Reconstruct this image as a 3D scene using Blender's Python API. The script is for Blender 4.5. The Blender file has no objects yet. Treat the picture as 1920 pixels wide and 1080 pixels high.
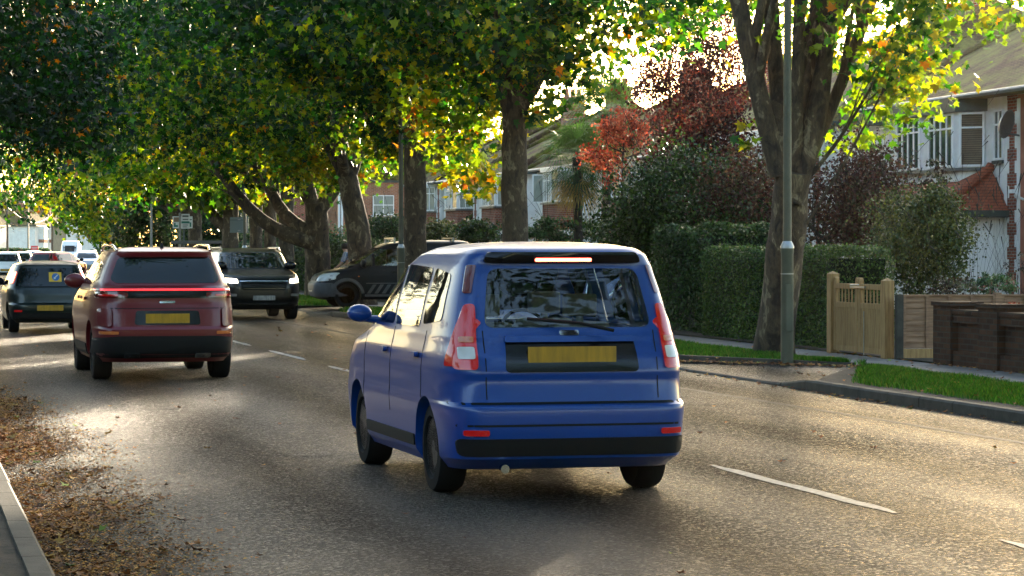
import bpy, bmesh, math, random
import numpy as np
from mathutils import Vector, Matrix
from mathutils.bvhtree import BVHTree
R = math.radians
scene = bpy.context.scene
COL = scene.collection
rng = np.random.default_rng(7)
random.seed(7)

# ------------------------------------------------------------------ camera, sky, sun, exposure
cd = bpy.data.cameras.new('camera'); cam = bpy.data.objects.new('camera', cd); COL.objects.link(cam)
cam.location = (0, 0, 1.7); cam.rotation_euler = (R(90 - 0.86), 0, R(-13.0))
cd.sensor_width = 36; cd.lens = 93.75; cd.clip_start = 0.1; cd.clip_end = 4000
scene.camera = cam
SUN_AZ, SUN_EL = 27.0, 7.7          # clockwise from +Y (the road), above the horizon
w = bpy.data.worlds.new('World'); scene.world = w; w.use_nodes = True
nt = w.node_tree; bg = nt.nodes['Background']
sk = nt.nodes.new('ShaderNodeTexSky'); sk.sky_type = 'NISHITA'; sk.sun_disc = False
sk.sun_elevation = R(SUN_EL); sk.sun_rotation = R(SUN_AZ); sk.dust_density = 1.7; sk.air_density = 1.0; sk.ozone_density = 1.2
nt.links.new(sk.outputs[0], bg.inputs[0]); bg.inputs[1].default_value = 0.15
sl = bpy.data.lights.new('sun', 'SUN'); sun = bpy.data.objects.new('sun', sl); COL.objects.link(sun)
sl.energy = 3.4; sl.angle = R(0.6); sl.color = (1.0, 0.83, 0.6)
sd = Vector((math.sin(R(SUN_AZ)) * math.cos(R(SUN_EL)), math.cos(R(SUN_AZ)) * math.cos(R(SUN_EL)), math.sin(R(SUN_EL))))
sun.rotation_euler = sd.to_track_quat('Z', 'Y').to_euler(); sun.location = (20, 30, 40)
scene.view_settings.view_transform = 'Standard'; scene.view_settings.look = 'None'
scene.view_settings.exposure = 2.55; scene.view_settings.gamma = 1
scene.cycles.use_denoising = True
scene.cycles.max_bounces = 8; scene.cycles.transparent_max_bounces = 12
scene.cycles.sample_clamp_indirect = 6

SA, CA = math.sin(R(13)), math.cos(R(13))
def W(px, py, z):
    """photo pixel + distance along the view -> world point"""
    xc = (px - 960) / 5000 * z
    return Vector((z * SA + xc * CA, z * CA - xc * SA, 1.7 + (465 - py) * z / 5000))
def atx(px, x):
    """world y on the sight line of pixel column px at world x"""
    r = (px - 960) / 5000; z = x / (SA + r * CA)
    return z * CA - r * z * SA
def off(y):
    """the road bends gently to the right beyond y = 75"""
    if y < 75: return 0.0
    if y < 200: return 0.0004 * (y - 75) ** 2
    return 6.25 + 0.1 * (y - 200)

# ------------------------------------------------------------------ materials
def newmat(name):
    m = bpy.data.materials.new(name); m.use_nodes = True
    return m, m.node_tree, m.node_tree.nodes['Principled BSDF']
def N(nt, t, **k):
    n = nt.nodes.new(t)
    for a, b in k.items():
        if a in n.inputs.keys(): n.inputs[a].default_value = b
        else: setattr(n, a, b)
    return n
def ramp(nt, src, stops):
    r = nt.nodes.new('ShaderNodeValToRGB'); e = r.color_ramp.elements
    while len(e) < len(stops): e.new(0.5)
    for el, (p, c) in zip(e, stops):
        el.position = p; el.color = (*c, 1) if len(c) == 3 else c
    nt.links.new(src, r.inputs[0]); return r.outputs[0]
def mixc(nt, f, a, b, mode='MIX'):
    m = nt.nodes.new('ShaderNodeMix'); m.data_type = 'RGBA'; m.blend_type = mode
    for i, v in ((0, f), (6, a), (7, b)):
        if hasattr(v, 'is_linked'): nt.links.new(v, m.inputs[i])
        elif i == 0: m.inputs[0].default_value = v
        else: m.inputs[i].default_value = (*v, 1)
    return m.outputs[2]
def coords(nt, scale=(1, 1, 1), kind='Object'):
    tc = nt.nodes.new('ShaderNodeTexCoord'); mp = nt.nodes.new('ShaderNodeMapping')
    mp.inputs['Scale'].default_value = scale; nt.links.new(tc.outputs[kind], mp.inputs[0]); return mp.outputs[0]
def bump(nt, bs, h, strength, dist=0.02):
    b = nt.nodes.new('ShaderNodeBump'); b.inputs['Strength'].default_value = strength; b.inputs['Distance'].default_value = dist
    nt.links.new(h, b.inputs['Height']); nt.links.new(b.outputs[0], bs.inputs['Normal']); return b
def noisy(name, c1, c2, scale=3, rough=0.8, b=0.0, bscale=40, stretch=(1, 1, 1), spec=0.5, dist=0.01, metal=0, coat=0):
    m, nt, bs = newmat(name)
    co = coords(nt, stretch)
    n = N(nt, 'ShaderNodeTexNoise', Scale=scale, Detail=6.0, Roughness=0.6); nt.links.new(co, n.inputs[0])
    nt.links.new(ramp(nt, n.outputs[0], [(0.35, c1), (0.65, c2)]), bs.inputs['Base Color'])
    bs.inputs['Roughness'].default_value = rough; bs.inputs['Specular IOR Level'].default_value = spec
    bs.inputs['Metallic'].default_value = metal; bs.inputs['Coat Weight'].default_value = coat; bs.inputs['Coat Roughness'].default_value = 0.04
    if b:
        n2 = N(nt, 'ShaderNodeTexNoise', Scale=bscale, Detail=4.0); nt.links.new(co, n2.inputs[0]); bump(nt, bs, n2.outputs[0], b, dist)
    return m
def plain(name, c, rough=0.5, metal=0, coat=0, emit=None, es=0, spec=0.5):
    m, nt, bs = newmat(name); bs.inputs['Specular IOR Level'].default_value = spec
    bs.inputs['Base Color'].default_value = (*c, 1); bs.inputs['Roughness'].default_value = rough
    bs.inputs['Metallic'].default_value = metal; bs.inputs['Coat Weight'].default_value = coat; bs.inputs['Coat Roughness'].default_value = 0.03
    if emit:
        bs.inputs['Emission Color'].default_value = (*emit, 1); bs.inputs['Emission Strength'].default_value = es
    return m
def wallco(nt, sx, sz):
    """(x+y, z) so that brick and tile courses run level on every wall"""
    tc = nt.nodes.new('ShaderNodeTexCoord'); s = nt.nodes.new('ShaderNodeSeparateXYZ'); nt.links.new(tc.outputs['Object'], s.inputs[0])
    a = nt.nodes.new('ShaderNodeMath'); nt.links.new(s.outputs[0], a.inputs[0]); nt.links.new(s.outputs[1], a.inputs[1])
    c = nt.nodes.new('ShaderNodeCombineXYZ')
    for o, i, k in ((a.outputs[0], 0, sx), (s.outputs[2], 1, sz)):
        m = nt.nodes.new('ShaderNodeMath'); m.operation = 'MULTIPLY'; m.inputs[1].default_value = k
        nt.links.new(o, m.inputs[0]); nt.links.new(m.outputs[0], c.inputs[i])
    return c.outputs[0]
def brick(name, c1, c2, mortar, bw=0.225, bh=0.075, moss=None, rough=0.85, ms=0.01, tile=False):
    m, nt, bs = newmat(name); co = wallco(nt, 1, 1)
    b = nt.nodes.new('ShaderNodeTexBrick'); nt.links.new(co, b.inputs[0])
    b.inputs['Scale'].default_value = 1; b.inputs['Brick Width'].default_value = bw; b.inputs['Row Height'].default_value = bh
    b.inputs['Mortar Size'].default_value = ms; b.inputs['Mortar Smooth'].default_value = 0.2
    b.inputs['Color1'].default_value = (*c1, 1); b.inputs['Color2'].default_value = (*c2, 1); b.inputs['Mortar'].default_value = (*mortar, 1)
    n = N(nt, 'ShaderNodeTexNoise', Scale=1.3, Detail=8.0, Roughness=0.65); tc = coords(nt); nt.links.new(tc, n.inputs[0])
    col = mixc(nt, 0.6, b.outputs[0], ramp(nt, n.outputs[0], [(0.3, (0.45, 0.42, 0.4)), (0.7, (1.2, 1.2, 1.2))]), 'MULTIPLY')
    if moss:
        n3 = N(nt, 'ShaderNodeTexNoise', Scale=0.9, Detail=7.0, Roughness=0.7); nt.links.new(tc, n3.inputs[0])
        f = ramp(nt, n3.outputs[0], [(0.42, (0, 0, 0)), (0.6, (1, 1, 1))]); col = mixc(nt, f, col, moss)
    nt.links.new(col, bs.inputs['Base Color']); bs.inputs['Roughness'].default_value = rough; bs.inputs['Specular IOR Level'].default_value = 0.12
    inv = nt.nodes.new('ShaderNodeMath'); inv.operation = 'SUBTRACT'; inv.inputs[0].default_value = 1; nt.links.new(b.outputs['Fac'], inv.inputs[1])
    h = inv.outputs[0]
    if tile:
        wv = nt.nodes.new('ShaderNodeMath'); wv.operation = 'FRACT'; s = nt.nodes.new('ShaderNodeSeparateXYZ'); nt.links.new(co, s.inputs[0])
        dv = nt.nodes.new('ShaderNodeMath'); dv.operation = 'DIVIDE'; dv.inputs[1].default_value = bh
        nt.links.new(s.outputs[1], dv.inputs[0]); nt.links.new(dv.outputs[0], wv.inputs[0])
        sb = nt.nodes.new('ShaderNodeMath'); sb.operation = 'SUBTRACT'; sb.inputs[0].default_value = 1.5
        nt.links.new(wv.outputs[0], sb.inputs[1]); ml = nt.nodes.new('ShaderNodeMath'); ml.operation = 'MULTIPLY'
        nt.links.new(sb.outputs[0], ml.inputs[0]); nt.links.new(h, ml.inputs[1]); h = ml.outputs[0]
    bump(nt, bs, h, 0.9, 0.02 if tile else 0.008)
    return m
def leafmat(name, trans=0.5, tint=(1.6, 1.35, 0.5), gloss=0.35, gamma=1.0):
    m, nt, bs = newmat(name)
    at = nt.nodes.new('ShaderNodeVertexColor'); at.layer_name = 'Col'
    nt.links.new(at.outputs[0], bs.inputs['Base Color']); bs.inputs['Roughness'].default_value = gloss
    bs.inputs['Specular IOR Level'].default_value = 0.35
    gm = nt.nodes.new('ShaderNodeGamma'); gm.inputs[1].default_value = gamma; nt.links.new(at.outputs[0], gm.inputs[0])
    tr = nt.nodes.new('ShaderNodeBsdfTranslucent'); c = mixc(nt, 1.0, gm.outputs[0], tint, 'MULTIPLY'); nt.links.new(c, tr.inputs[0])
    mx = nt.nodes.new('ShaderNodeMixShader'); mx.inputs[0].default_value = trans
    nt.links.new(bs.outputs[0], mx.inputs[1]); nt.links.new(tr.outputs[0], mx.inputs[2])
    nt.links.new(mx.outputs[0], nt.nodes['Material Output'].inputs[0]); return m
def glassmat(name, tint, refl=(1, 1, 1), fr=0.02):
    m, nt, bs = newmat(name)
    t = nt.nodes.new('ShaderNodeBsdfTransparent'); t.inputs[0].default_value = (*tint, 1)
    g = nt.nodes.new('ShaderNodeBsdfGlossy'); g.inputs['Roughness'].default_value = 0.02; g.inputs[0].default_value = (*refl, 1)
    f = nt.nodes.new('ShaderNodeFresnel'); f.inputs[0].default_value = 1.5
    a = nt.nodes.new('ShaderNodeMath'); a.operation = 'ADD'; a.inputs[1].default_value = fr; a.use_clamp = True; nt.links.new(f.outputs[0], a.inputs[0])
    mx = nt.nodes.new('ShaderNodeMixShader'); nt.links.new(a.outputs[0], mx.inputs[0])
    nt.links.new(t.outputs[0], mx.inputs[1]); nt.links.new(g.outputs[0], mx.inputs[2])
    nt.links.new(mx.outputs[0], nt.nodes['Material Output'].inputs[0]); return m

def asphalt(name, base, k=1.0):
    m, nt, bs = newmat(name); co = coords(nt)
    ag = nt.nodes.new('ShaderNodeTexVoronoi'); ag.inputs['Scale'].default_value = 55; nt.links.new(co, ag.inputs[0])
    fine = N(nt, 'ShaderNodeTexNoise', Scale=110.0, Detail=3.0, Roughness=0.7); nt.links.new(co, fine.inputs[0])
    pat = N(nt, 'ShaderNodeTexNoise', Scale=0.9, Detail=6.0, Roughness=0.6); nt.links.new(coords(nt, (1, 0.16, 1)), pat.inputs[0])
    pat2 = N(nt, 'ShaderNodeTexNoise', Scale=2.6, Detail=7.0, Roughness=0.7); nt.links.new(coords(nt, (1, 0.4, 1)), pat2.inputs[0])
    stone = ramp(nt, ag.outputs['Color'], [(0.2, tuple(base * c for c in (0.4, 0.45, 0.43))), (0.6, tuple(base * c for c in (0.9, 0.92, 0.9))), (0.85, tuple(base * c for c in (3.6, 3.7, 3.4)))])
    c = mixc(nt, 1.0, stone, ramp(nt, pat.outputs[0], [(0.35, (0.65, 0.65, 0.66)), (0.62, (1.35, 1.35, 1.3))]), 'MULTIPLY')
    c = mixc(nt, 1.0, c, ramp(nt, pat2.outputs[0], [(0.3, (0.75, 0.75, 0.75)), (0.7, (1.25, 1.25, 1.25))]), 'MULTIPLY')
    # wheel tracks polished along the lanes
    sx = nt.nodes.new('ShaderNodeSeparateXYZ'); nt.links.new(co, sx.inputs[0]); wn = N(nt, 'ShaderNodeTexNoise', Scale=0.35, Detail=3.0); nt.links.new(coords(nt, (1, .12, 1)), wn.inputs[0])
    wa = nt.nodes.new('ShaderNodeMath'); wa.operation = 'MULTIPLY_ADD'; wa.inputs[1].default_value = 3.7; nt.links.new(sx.outputs[0], wa.inputs[0]); nt.links.new(wn.outputs[0], wa.inputs[2])
    ws = nt.nodes.new('ShaderNodeMath'); ws.operation = 'SINE'; nt.links.new(wa.outputs[0], ws.inputs[0])
    trk = nt.nodes.new('ShaderNodeMapRange'); trk.inputs[1].default_value = -1; trk.inputs[2].default_value = 1; trk.inputs[3].default_value = 0.62; trk.inputs[4].default_value = 1.3; nt.links.new(ws.outputs[0], trk.inputs[0])
    tc3 = nt.nodes.new('ShaderNodeCombineColor'); [nt.links.new(trk.outputs[0], tc3.inputs[i]) for i in range(3)]
    c = mixc(nt, 1.0, c, tc3.outputs[0], 'MULTIPLY')
    # sealed cracks and joints
    vc = nt.nodes.new('ShaderNodeTexVoronoi'); vc.feature = 'DISTANCE_TO_EDGE'; vc.inputs['Scale'].default_value = 0.22
    dn = N(nt, 'ShaderNodeTexNoise', Scale=1.5, Detail=5.0); nt.links.new(co, dn.inputs[0])
    va = nt.nodes.new('ShaderNodeVectorMath'); va.operation = 'ADD'; sc = nt.nodes.new('ShaderNodeVectorMath'); sc.operation = 'SCALE'; sc.inputs['Scale'].default_value = 1.2
    nt.links.new(dn.outputs['Color'], sc.inputs[0]); nt.links.new(coords(nt, (1, 0.5, 1)), va.inputs[0]); nt.links.new(sc.outputs[0], va.inputs[1])
    nt.links.new(va.outputs[0], vc.inputs[0])
    cr = ramp(nt, vc.outputs['Distance'], [(0.0, (0.35, 0.35, 0.35)), (0.006, (1, 1, 1))])
    c = mixc(nt, 1.0, c, cr, 'MULTIPLY')
    nt.links.new(c, bs.inputs['Base Color'])
    rr = nt.nodes.new('ShaderNodeMapRange'); nt.links.new(pat.outputs[0], rr.inputs[0])
    rr.inputs[1].default_value = 0.3; rr.inputs[2].default_value = 0.7; rr.inputs[3].default_value = 0.62; rr.inputs[4].default_value = 0.36
    sg = nt.nodes.new('ShaderNodeSeparateColor'); nt.links.new(ag.outputs['Color'], sg.inputs[0])
    mr = nt.nodes.new('ShaderNodeMapRange'); nt.links.new(sg.outputs[1], mr.inputs[0]); mr.inputs[1].default_value = .55; mr.inputs[2].default_value = .95; mr.inputs[3].default_value = 1.25; mr.inputs[4].default_value = .45
    mm = nt.nodes.new('ShaderNodeMath'); mm.operation = 'MULTIPLY'; nt.links.new(rr.outputs[0], mm.inputs[0]); nt.links.new(mr.outputs[0], mm.inputs[1])
    sm = nt.nodes.new('ShaderNodeMapRange'); nt.links.new(ws.outputs[0], sm.inputs[0]); sm.inputs[1].default_value = -1; sm.inputs[3].default_value = .06; sm.inputs[4].default_value = .24; nt.links.new(sm.outputs[0], bs.inputs['Specular IOR Level'])
    nt.links.new(mm.outputs[0], bs.inputs['Roughness']); bs.inputs['Specular IOR Level'].default_value = 0.13
    ad = nt.nodes.new('ShaderNodeMath'); ad.operation = 'ADD'; nt.links.new(ag.outputs['Distance'], ad.inputs[0]); nt.links.new(fine.outputs[0], ad.inputs[1])
    bump(nt, bs, ad.outputs[0], 1.0 * k, 0.03)
    return m
def barkmat(name, dark, mid, light, sc=1.0):
    """plane bark: flaking plates in olive, brown and cream"""
    m, nt, bs = newmat(name); co = coords(nt, (1, 1, 0.55))
    n = N(nt, 'ShaderNodeTexNoise', Scale=5.0 * sc, Detail=5.0, Roughness=0.55, Distortion=0.6); nt.links.new(co, n.inputs[0])
    n2 = N(nt, 'ShaderNodeTexNoise', Scale=28.0 * sc, Detail=6.0, Roughness=0.7); nt.links.new(coords(nt, (1, 1, 0.3)), n2.inputs[0])
    c = ramp(nt, n.outputs[0], [(0.36, dark), (0.48, mid), (0.56, mid), (0.62, light), (0.7, mid)])
    c = mixc(nt, 0.9, c, ramp(nt, n2.outputs[0], [(0.3, (0.5, 0.5, 0.5)), (0.7, (1.3, 1.3, 1.3))]), 'MULTIPLY')
    nt.links.new(c, bs.inputs['Base Color']); bs.inputs['Roughness'].default_value = 0.85
    a = nt.nodes.new('ShaderNodeMath'); a.operation = 'ADD'; nt.links.new(n.outputs[0], a.inputs[0]); nt.links.new(n2.outputs[0], a.inputs[1])
    bump(nt, bs, a.outputs[0], 0.8, 0.05); return m
def signtex(name, base, stripes): return plain(name, base, 0.5)

M = {}
M['road'] = asphalt('road_asphalt', 0.015)
M['apron'] = asphalt('crossover_asphalt', 0.028, 0.8)
M['paving'] = noisy('footway', (0.11, 0.105, 0.1), (0.19, 0.18, 0.17), 2.5, 0.75, 0.3, 60)
M['kerb'] = noisy('kerb_concrete', (0.03, 0.027, 0.02), (0.062, 0.057, 0.044), 5, 0.8, 0.4, 70)
M['paint'] = noisy('road_paint', (0.2, 0.19, 0.17), (0.4, 0.38, 0.34), 18, 0.5, 0.5, 90)
M['soil'] = noisy('verge_soil', (0.03, 0.022, 0.014), (0.075, 0.055, 0.035), 6, 0.95, 0.8, 50, dist=0.03)
M['turf'] = noisy('turf', (0.03, 0.055, 0.015), (0.06, 0.1, 0.025), 8, 0.9, 0.6, 60, dist=0.03)
M['white'] = noisy('white_render', (0.66, 0.64, 0.6), (0.78, 0.77, 0.73), 2, 0.8, 0.2, 80)
M['upvc'] = plain('white_window_plastic', (0.8, 0.8, 0.78), 0.35)
M['brick'] = brick('red_brick', (0.3, 0.085, 0.045), (0.2, 0.06, 0.035), (0.3, 0.26, 0.22))
M['orange_brick'] = brick('orange_brick', (0.42, 0.17, 0.09), (0.32, 0.12, 0.06), (0.36, 0.3, 0.24))
M['dark_brick'] = brick('garden_wall_brick', (0.1, 0.05, 0.028), (0.055, 0.032, 0.022), (0.07, 0.055, 0.045))
M['render_red'] = noisy('red_masonry_paint', (0.32, 0.1, 0.06), (0.4, 0.14, 0.08), 3, 0.85, 0.3, 60)
M['tile'] = brick('brown_roof_tiles', (0.1, 0.055, 0.035), (0.06, 0.035, 0.025), (0.02, 0.015, 0.012), 0.2, 0.06, (0.11, 0.12, 0.015), 0.9, 0.006, True)
M['tile_pale'] = brick('weathered_roof_tiles', (0.2, 0.13, 0.075), (0.14, 0.09, 0.055), (0.05, 0.04, 0.03), 0.2, 0.055, (0.2, 0.18, 0.06), 0.9, 0.006, True)
M['tile_red'] = brick('red_clay_tiles', (0.36, 0.1, 0.05), (0.28, 0.08, 0.045), (0.1, 0.04, 0.03), 0.2, 0.075, None, 0.85, 0.006, True)
M['fascia'] = plain('dark_fascia', (0.035, 0.045, 0.04), 0.5)
M['gutter'] = plain('gutter', (0.1, 0.11, 0.11), 0.4)
M['pane'] = noisy('window_pane', (0.035, 0.045, 0.04), (0.09, 0.1, 0.085), 3, 0.06, coat=0.5)
M['net'] = noisy('net_curtain', (0.2, 0.23, 0.2), (0.33, 0.35, 0.3), 9, 0.25, stretch=(6, 6, 0.3), coat=0.6)
M['pale_brown'] = noisy('pale_brown_render', (.25,.2,.13), (.32,.26,.18), 2, .85)
M['blind'] = brick('slatted_blind', (0.2, 0.15, 0.1), (0.17, 0.13, 0.09), (0.06, 0.045, 0.03), 9, 0.055, None, 0.5, 0.008)
M['pot'] = plain('clay_pot', (0.4, 0.15, 0.08), 0.8)
M['oak'] = noisy('gate_timber', (0.24, 0.14, 0.05), (0.4, 0.25, 0.1), 5, 0.7, 0.4, 30, (6, 6, 0.6))
M['fence_wood'] = noisy('larch_lap_timber', (0.17, 0.095, 0.055), (0.32, 0.19, 0.11), 4, 0.8, 0.4, 30, (0.6, 0.6, 8))
M['steel'] = plain('galvanised', (0.35, 0.35, 0.34), 0.35, 0.9)
M['lamp_green'] = noisy('lamp_post_paint', (0.06, 0.065, 0.042), (0.085, 0.09, 0.06), 3, 0.45)
M['lamp_grey'] = noisy('lamp_post_grey', (0.16, 0.17, 0.15), (0.22, 0.22, 0.19), 3, 0.45)
M['bark'] = barkmat('plane_bark', (0.03, 0.02, 0.012), (0.085, 0.058, 0.032), (0.24, 0.19, 0.11))
M['bark_dark'] = barkmat('dark_bark', (0.025, 0.02, 0.014), (0.05, 0.038, 0.026), (0.075, 0.06, 0.04), 1.5)
M['leaf'] = leafmat('plane_leaves', 0.55, (5.2, 4.8, 1.2), 0.4, 1.4)
M['leaf_dull'] = leafmat('evergreen_leaves', 0.22, (1.5, 1.4, 0.6), 0.4)
M['leaf_red'] = leafmat('red_leaves', 0.4, (2.2, 1.2, 0.9), 0.5)
M['litter'] = leafmat('leaf_litter_mat', 0.1, (1, 1, 1), 0.75)
M['grassblade'] = leafmat('grass_blade', 0.4, (1.6, 1.6, 0.5), 0.45)
M['rubber'] = plain('tyre_rubber', (0.01, 0.01, 0.01), 0.8, spec=.15)
M['alloy'] = plain('alloy_wheel', (0.35, 0.35, 0.36), 0.3, 0.9)
M['black_rim'] = plain('steel_wheel', (0.06, 0.06, 0.06), 0.5, 0.4)
M['trim'] = plain('black_plastic', (0.009, 0.011, 0.012), 0.6, spec=.2)
M['gloss_black'] = plain('gloss_black', (0.004, 0.004, 0.005), 0.15, coat=0.1)
M['grey_trim'] = noisy('grey_plastic', (0.06, 0.065, 0.07), (0.085, 0.09, 0.095), 6, 0.6)
M['chrome'] = plain('chrome', (0.7, 0.7, 0.7), 0.12, 1)
M['p_blue'] = plain('blue_paint', (0.002, 0.05, 0.27), 0.3, 0, .35)
M['p_red'] = plain('dark_red_paint', (0.13, 0.005, 0.009), 0.32, 0, .35)
M['p_green'] = plain('dark_green_paint', (0.002, 0.011, 0.01), 0.3, 0, .3)
M['p_black'] = plain('black_paint', (0.003, 0.004, 0.004), 0.3, 0, .3)
M['p_van'] = plain('navy_van_paint', (0.003, 0.005, 0.009), 0.42, 0, 0, spec=.3)
M['p_white'] = plain('white_paint', (0.75, 0.75, 0.74), 0.3, 0, 1)
M['p_silver'] = plain('silver_paint', (0.45, 0.47, 0.48), 0.3, 0.6, 1)
M['p_lightblue'] = plain('pale_blue_paint', (0.16, 0.3, 0.5), 0.3, 0.3, 1)
M['p_maroon'] = plain('red_estate_paint', (0.35, 0.03, 0.04), 0.3, 0.1, 1)
M['glass'] = glassmat('car_glass', (0.74, 0.82, 0.78))
M['privacy'] = glassmat('dark_car_glass', (0.12, 0.15, 0.15))
M['tinted'] = plain('opaque_car_glass', (0.004, 0.008, 0.008), 0.04, 0, .2)
M['lens_red'] = plain('red_lens', (0.36, 0.006, 0.008), 0.12, 0, 1, (1, 0.03, 0.02), 0.02)
M['lens_brake'] = plain('brake_lens_lit', (0.6, 0.02, 0.02), 0.2, 0, 1, (1, 0.09, 0.05), 3.5)
M['lens_bar'] = plain('red_light_bar', (.45, .01, .01), .2, 0, 1, (1, .03, .03), .35)
M['lens_dark'] = plain('dark_red_lens', (0.12, 0.008, 0.008), 0.12, 0, 1)
M['lens_white'] = plain('clear_lens', (0.62, 0.62, 0.6), 0.12, 0, 1)
M['lens_amber'] = plain('amber_reflector', (0.6, 0.16, 0.04), 0.2, 0, 1)
M['headlight'] = plain('lit_headlight', (0.9, 0.9, 0.85), 0.2, 0, 1, (1, 0.97, 0.88), 9)
M['drl'] = plain('headlight_surround', (0.55, 0.55, 0.52), 0.15, 0, 1, (1, 0.85, 0.6), 0.7)
M['plate_y'] = None
M['plate_y'] = noisy('yellow_plate', (0.27, 0.15, 0.006), (0.46, 0.25, 0.008), 6, 0.4, stretch=(3, 0, .5))
M['plate_w'] = noisy('white_plate', (0.1, 0.1, 0.1), (0.35, 0.35, 0.33), 9, 0.4, stretch=(3, 0, .5))
M['plate_k'] = plain('plate_marks', (0.16, 0.1, 0.02), 0.5)
M['seat'] = noisy('seat_fabric', (0.03, 0.032, 0.035), (0.055, 0.058, 0.06), 30, 0.9)
M['seat_grey'] = noisy('seat_fabric_grey', (0.18, 0.19, 0.18), (0.25, 0.26, 0.25), 30, 0.9)
M['sign_back'] = plain('sign_back_grey', (0.16, 0.2, 0.2), 0.5, 0.3)
M['sign_white'] = plain('sign_white', (0.62, 0.64, 0.6), 0.5)
M['sign_ink'] = plain('sign_ink', (0.05, 0.07, 0.06), 0.5)
M['sign_brown'] = plain('sign_brown', (0.2, 0.12, 0.07), 0.5)
M['sign_green'] = plain('sign_green', (0.02, 0.16, 0.11), 0.5)
M['sign_red'] = plain('sale_board_red', (0.7, 0.05, 0.05), 0.5)
M['sign_yellow'] = plain('sticker_yellow', (0.75, 0.45, 0.03), 0.5)
M['sign_blue'] = plain('sticker_blue', (0.01, 0.13, 0.42), 0.5)
M['pole_wood'] = noisy('pole_timber', (0.08, 0.055, 0.035), (0.14, 0.1, 0.07), 5, 0.9)
M['skin'] = plain('skin', (0.42, 0.25, 0.18), 0.6)
M['shirt'] = brick('striped_shirt', (0.5, 0.55, 0.65), (0.46, 0.5, 0.62), (0.16, 0.22, 0.4), 0.05, 3, None, 0.8, 0.012)
M['trousers'] = noisy('dark_trousers', (0.015, 0.017, 0.02), (0.03, 0.032, 0.035), 8, 0.9)
M['hair'] = plain('dark_hair', (0.03, 0.02, 0.015), 0.7)
M['frond'] = leafmat('palm_frond', 0.3, (1.7, 1.5, 0.5), 0.4)

# ------------------------------------------------------------------ mesh helpers
class MB:
    def __init__(s): s.v = []; s.f = []; s.m = []
    def add(s, vs, fs, m=0):
        o = len(s.v); s.v += [tuple(v) for v in vs]; s.f += [tuple(i + o for i in f) for f in fs]; s.m += [m] * len(fs); return s
    def box(s, x0, x1, y0, y1, z0, z1, m=0):
        return s.add([(x0, y0, z0), (x1, y0, z0), (x1, y1, z0), (x0, y1, z0), (x0, y0, z1), (x1, y0, z1), (x1, y1, z1), (x0, y1, z1)],
                     [(0, 3, 2, 1), (4, 5, 6, 7), (0, 1, 5, 4), (1, 2, 6, 5), (2, 3, 7, 6), (3, 0, 4, 7)], m)
    def obox(s, c, u, v, n, hu, hv, hn, m=0):
        """box centred at c with half sizes along unit vectors u, v, n"""
        c, u, v, n = map(Vector, (c, u, v, n)); p = []
        for k in (-1, 1):
            for a, b in ((-1, -1), (1, -1), (1, 1), (-1, 1)): p.append(c + u * hu * a + v * hv * b + n * hn * k)
        return s.add(p, [(0, 3, 2, 1), (4, 5, 6, 7), (0, 1, 5, 4), (1, 2, 6, 5), (2, 3, 7, 6), (3, 0, 4, 7)], m)
    def prism(s, pts, z0, z1, m=0):
        n = len(pts)
        return s.add([(x, y, z0) for x, y in pts] + [(x, y, z1) for x, y in pts],
                     [tuple(range(n))[::-1], tuple(range(n, 2 * n))] + [(i, (i + 1) % n, (i + 1) % n + n, i + n) for i in range(n)], m)
    def tube(s, pts, rad, n=10, m=0, wob=0):
        pts = [Vector(p) for p in pts]; rad = rad if hasattr(rad, '__len__') else [rad] * len(pts)
        vs = []; fs = []; t = (pts[1] - pts[0]).normalized(); a = t.orthogonal().normalized()
        for i, p in enumerate(pts):
            t = (pts[min(i + 1, len(pts) - 1)] - pts[max(i - 1, 0)]).normalized()
            a = (a - t * a.dot(t)).normalized(); b = t.cross(a)
            for k in range(n):
                q = 2 * math.pi * k / n; r = rad[i] * (1 + wob * (math.sin(2 * q + i * .5) * .5 + math.sin(3 * q + 1.3 + i * .3) * .5))
                vs.append(p + a * math.cos(q) * r + b * math.sin(q) * r)
        for i in range(len(pts) - 1):
            for k in range(n):
                fs.append((i * n + k, i * n + (k + 1) % n, (i + 1) * n + (k + 1) % n, (i + 1) * n + k))
        fs.append(tuple(range(n))[::-1]); fs.append(tuple(range((len(pts) - 1) * n, len(pts) * n)))
        return s.add(vs, fs, m)
    def lathe(s, prof, n=24, axis='z', c=(0, 0, 0), m=0):
        vs = []; fs = []
        for r, h in prof:
            for k in range(n):
                q = 2 * math.pi * k / n
                p = (r * math.cos(q), r * math.sin(q), h)
                if axis == 'x': p = (p[2], p[0], p[1])
                elif axis == 'y': p = (p[1], p[2], p[0])
                vs.append((p[0] + c[0], p[1] + c[1], p[2] + c[2]))
        for i in range(len(prof) - 1):
            for k in range(n): fs.append((i * n + k, i * n + (k + 1) % n, (i + 1) * n + (k + 1) % n, (i + 1) * n + k))
        fs.append(tuple(range(n))[::-1]); fs.append(tuple(range((len(prof) - 1) * n, len(prof) * n)))
        return s.add(vs, fs, m)
    def build(s, name, mats, parent=None, smooth=None, bevel=0, **props):
        me = bpy.data.meshes.new(name); me.from_pydata(s.v, [], s.f)
        for mt in (mats if isinstance(mats, (list, tuple)) else [mats]): me.materials.append(mt)
        if any(s.m): me.polygons.foreach_set('material_index', s.m)
        me.update()
        bm = bmesh.new(); bm.from_mesh(me); bmesh.ops.recalc_face_normals(bm, faces=bm.faces); bm.to_mesh(me); bm.free()
        return link(name, me, parent, smooth, bevel, **props)
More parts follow.
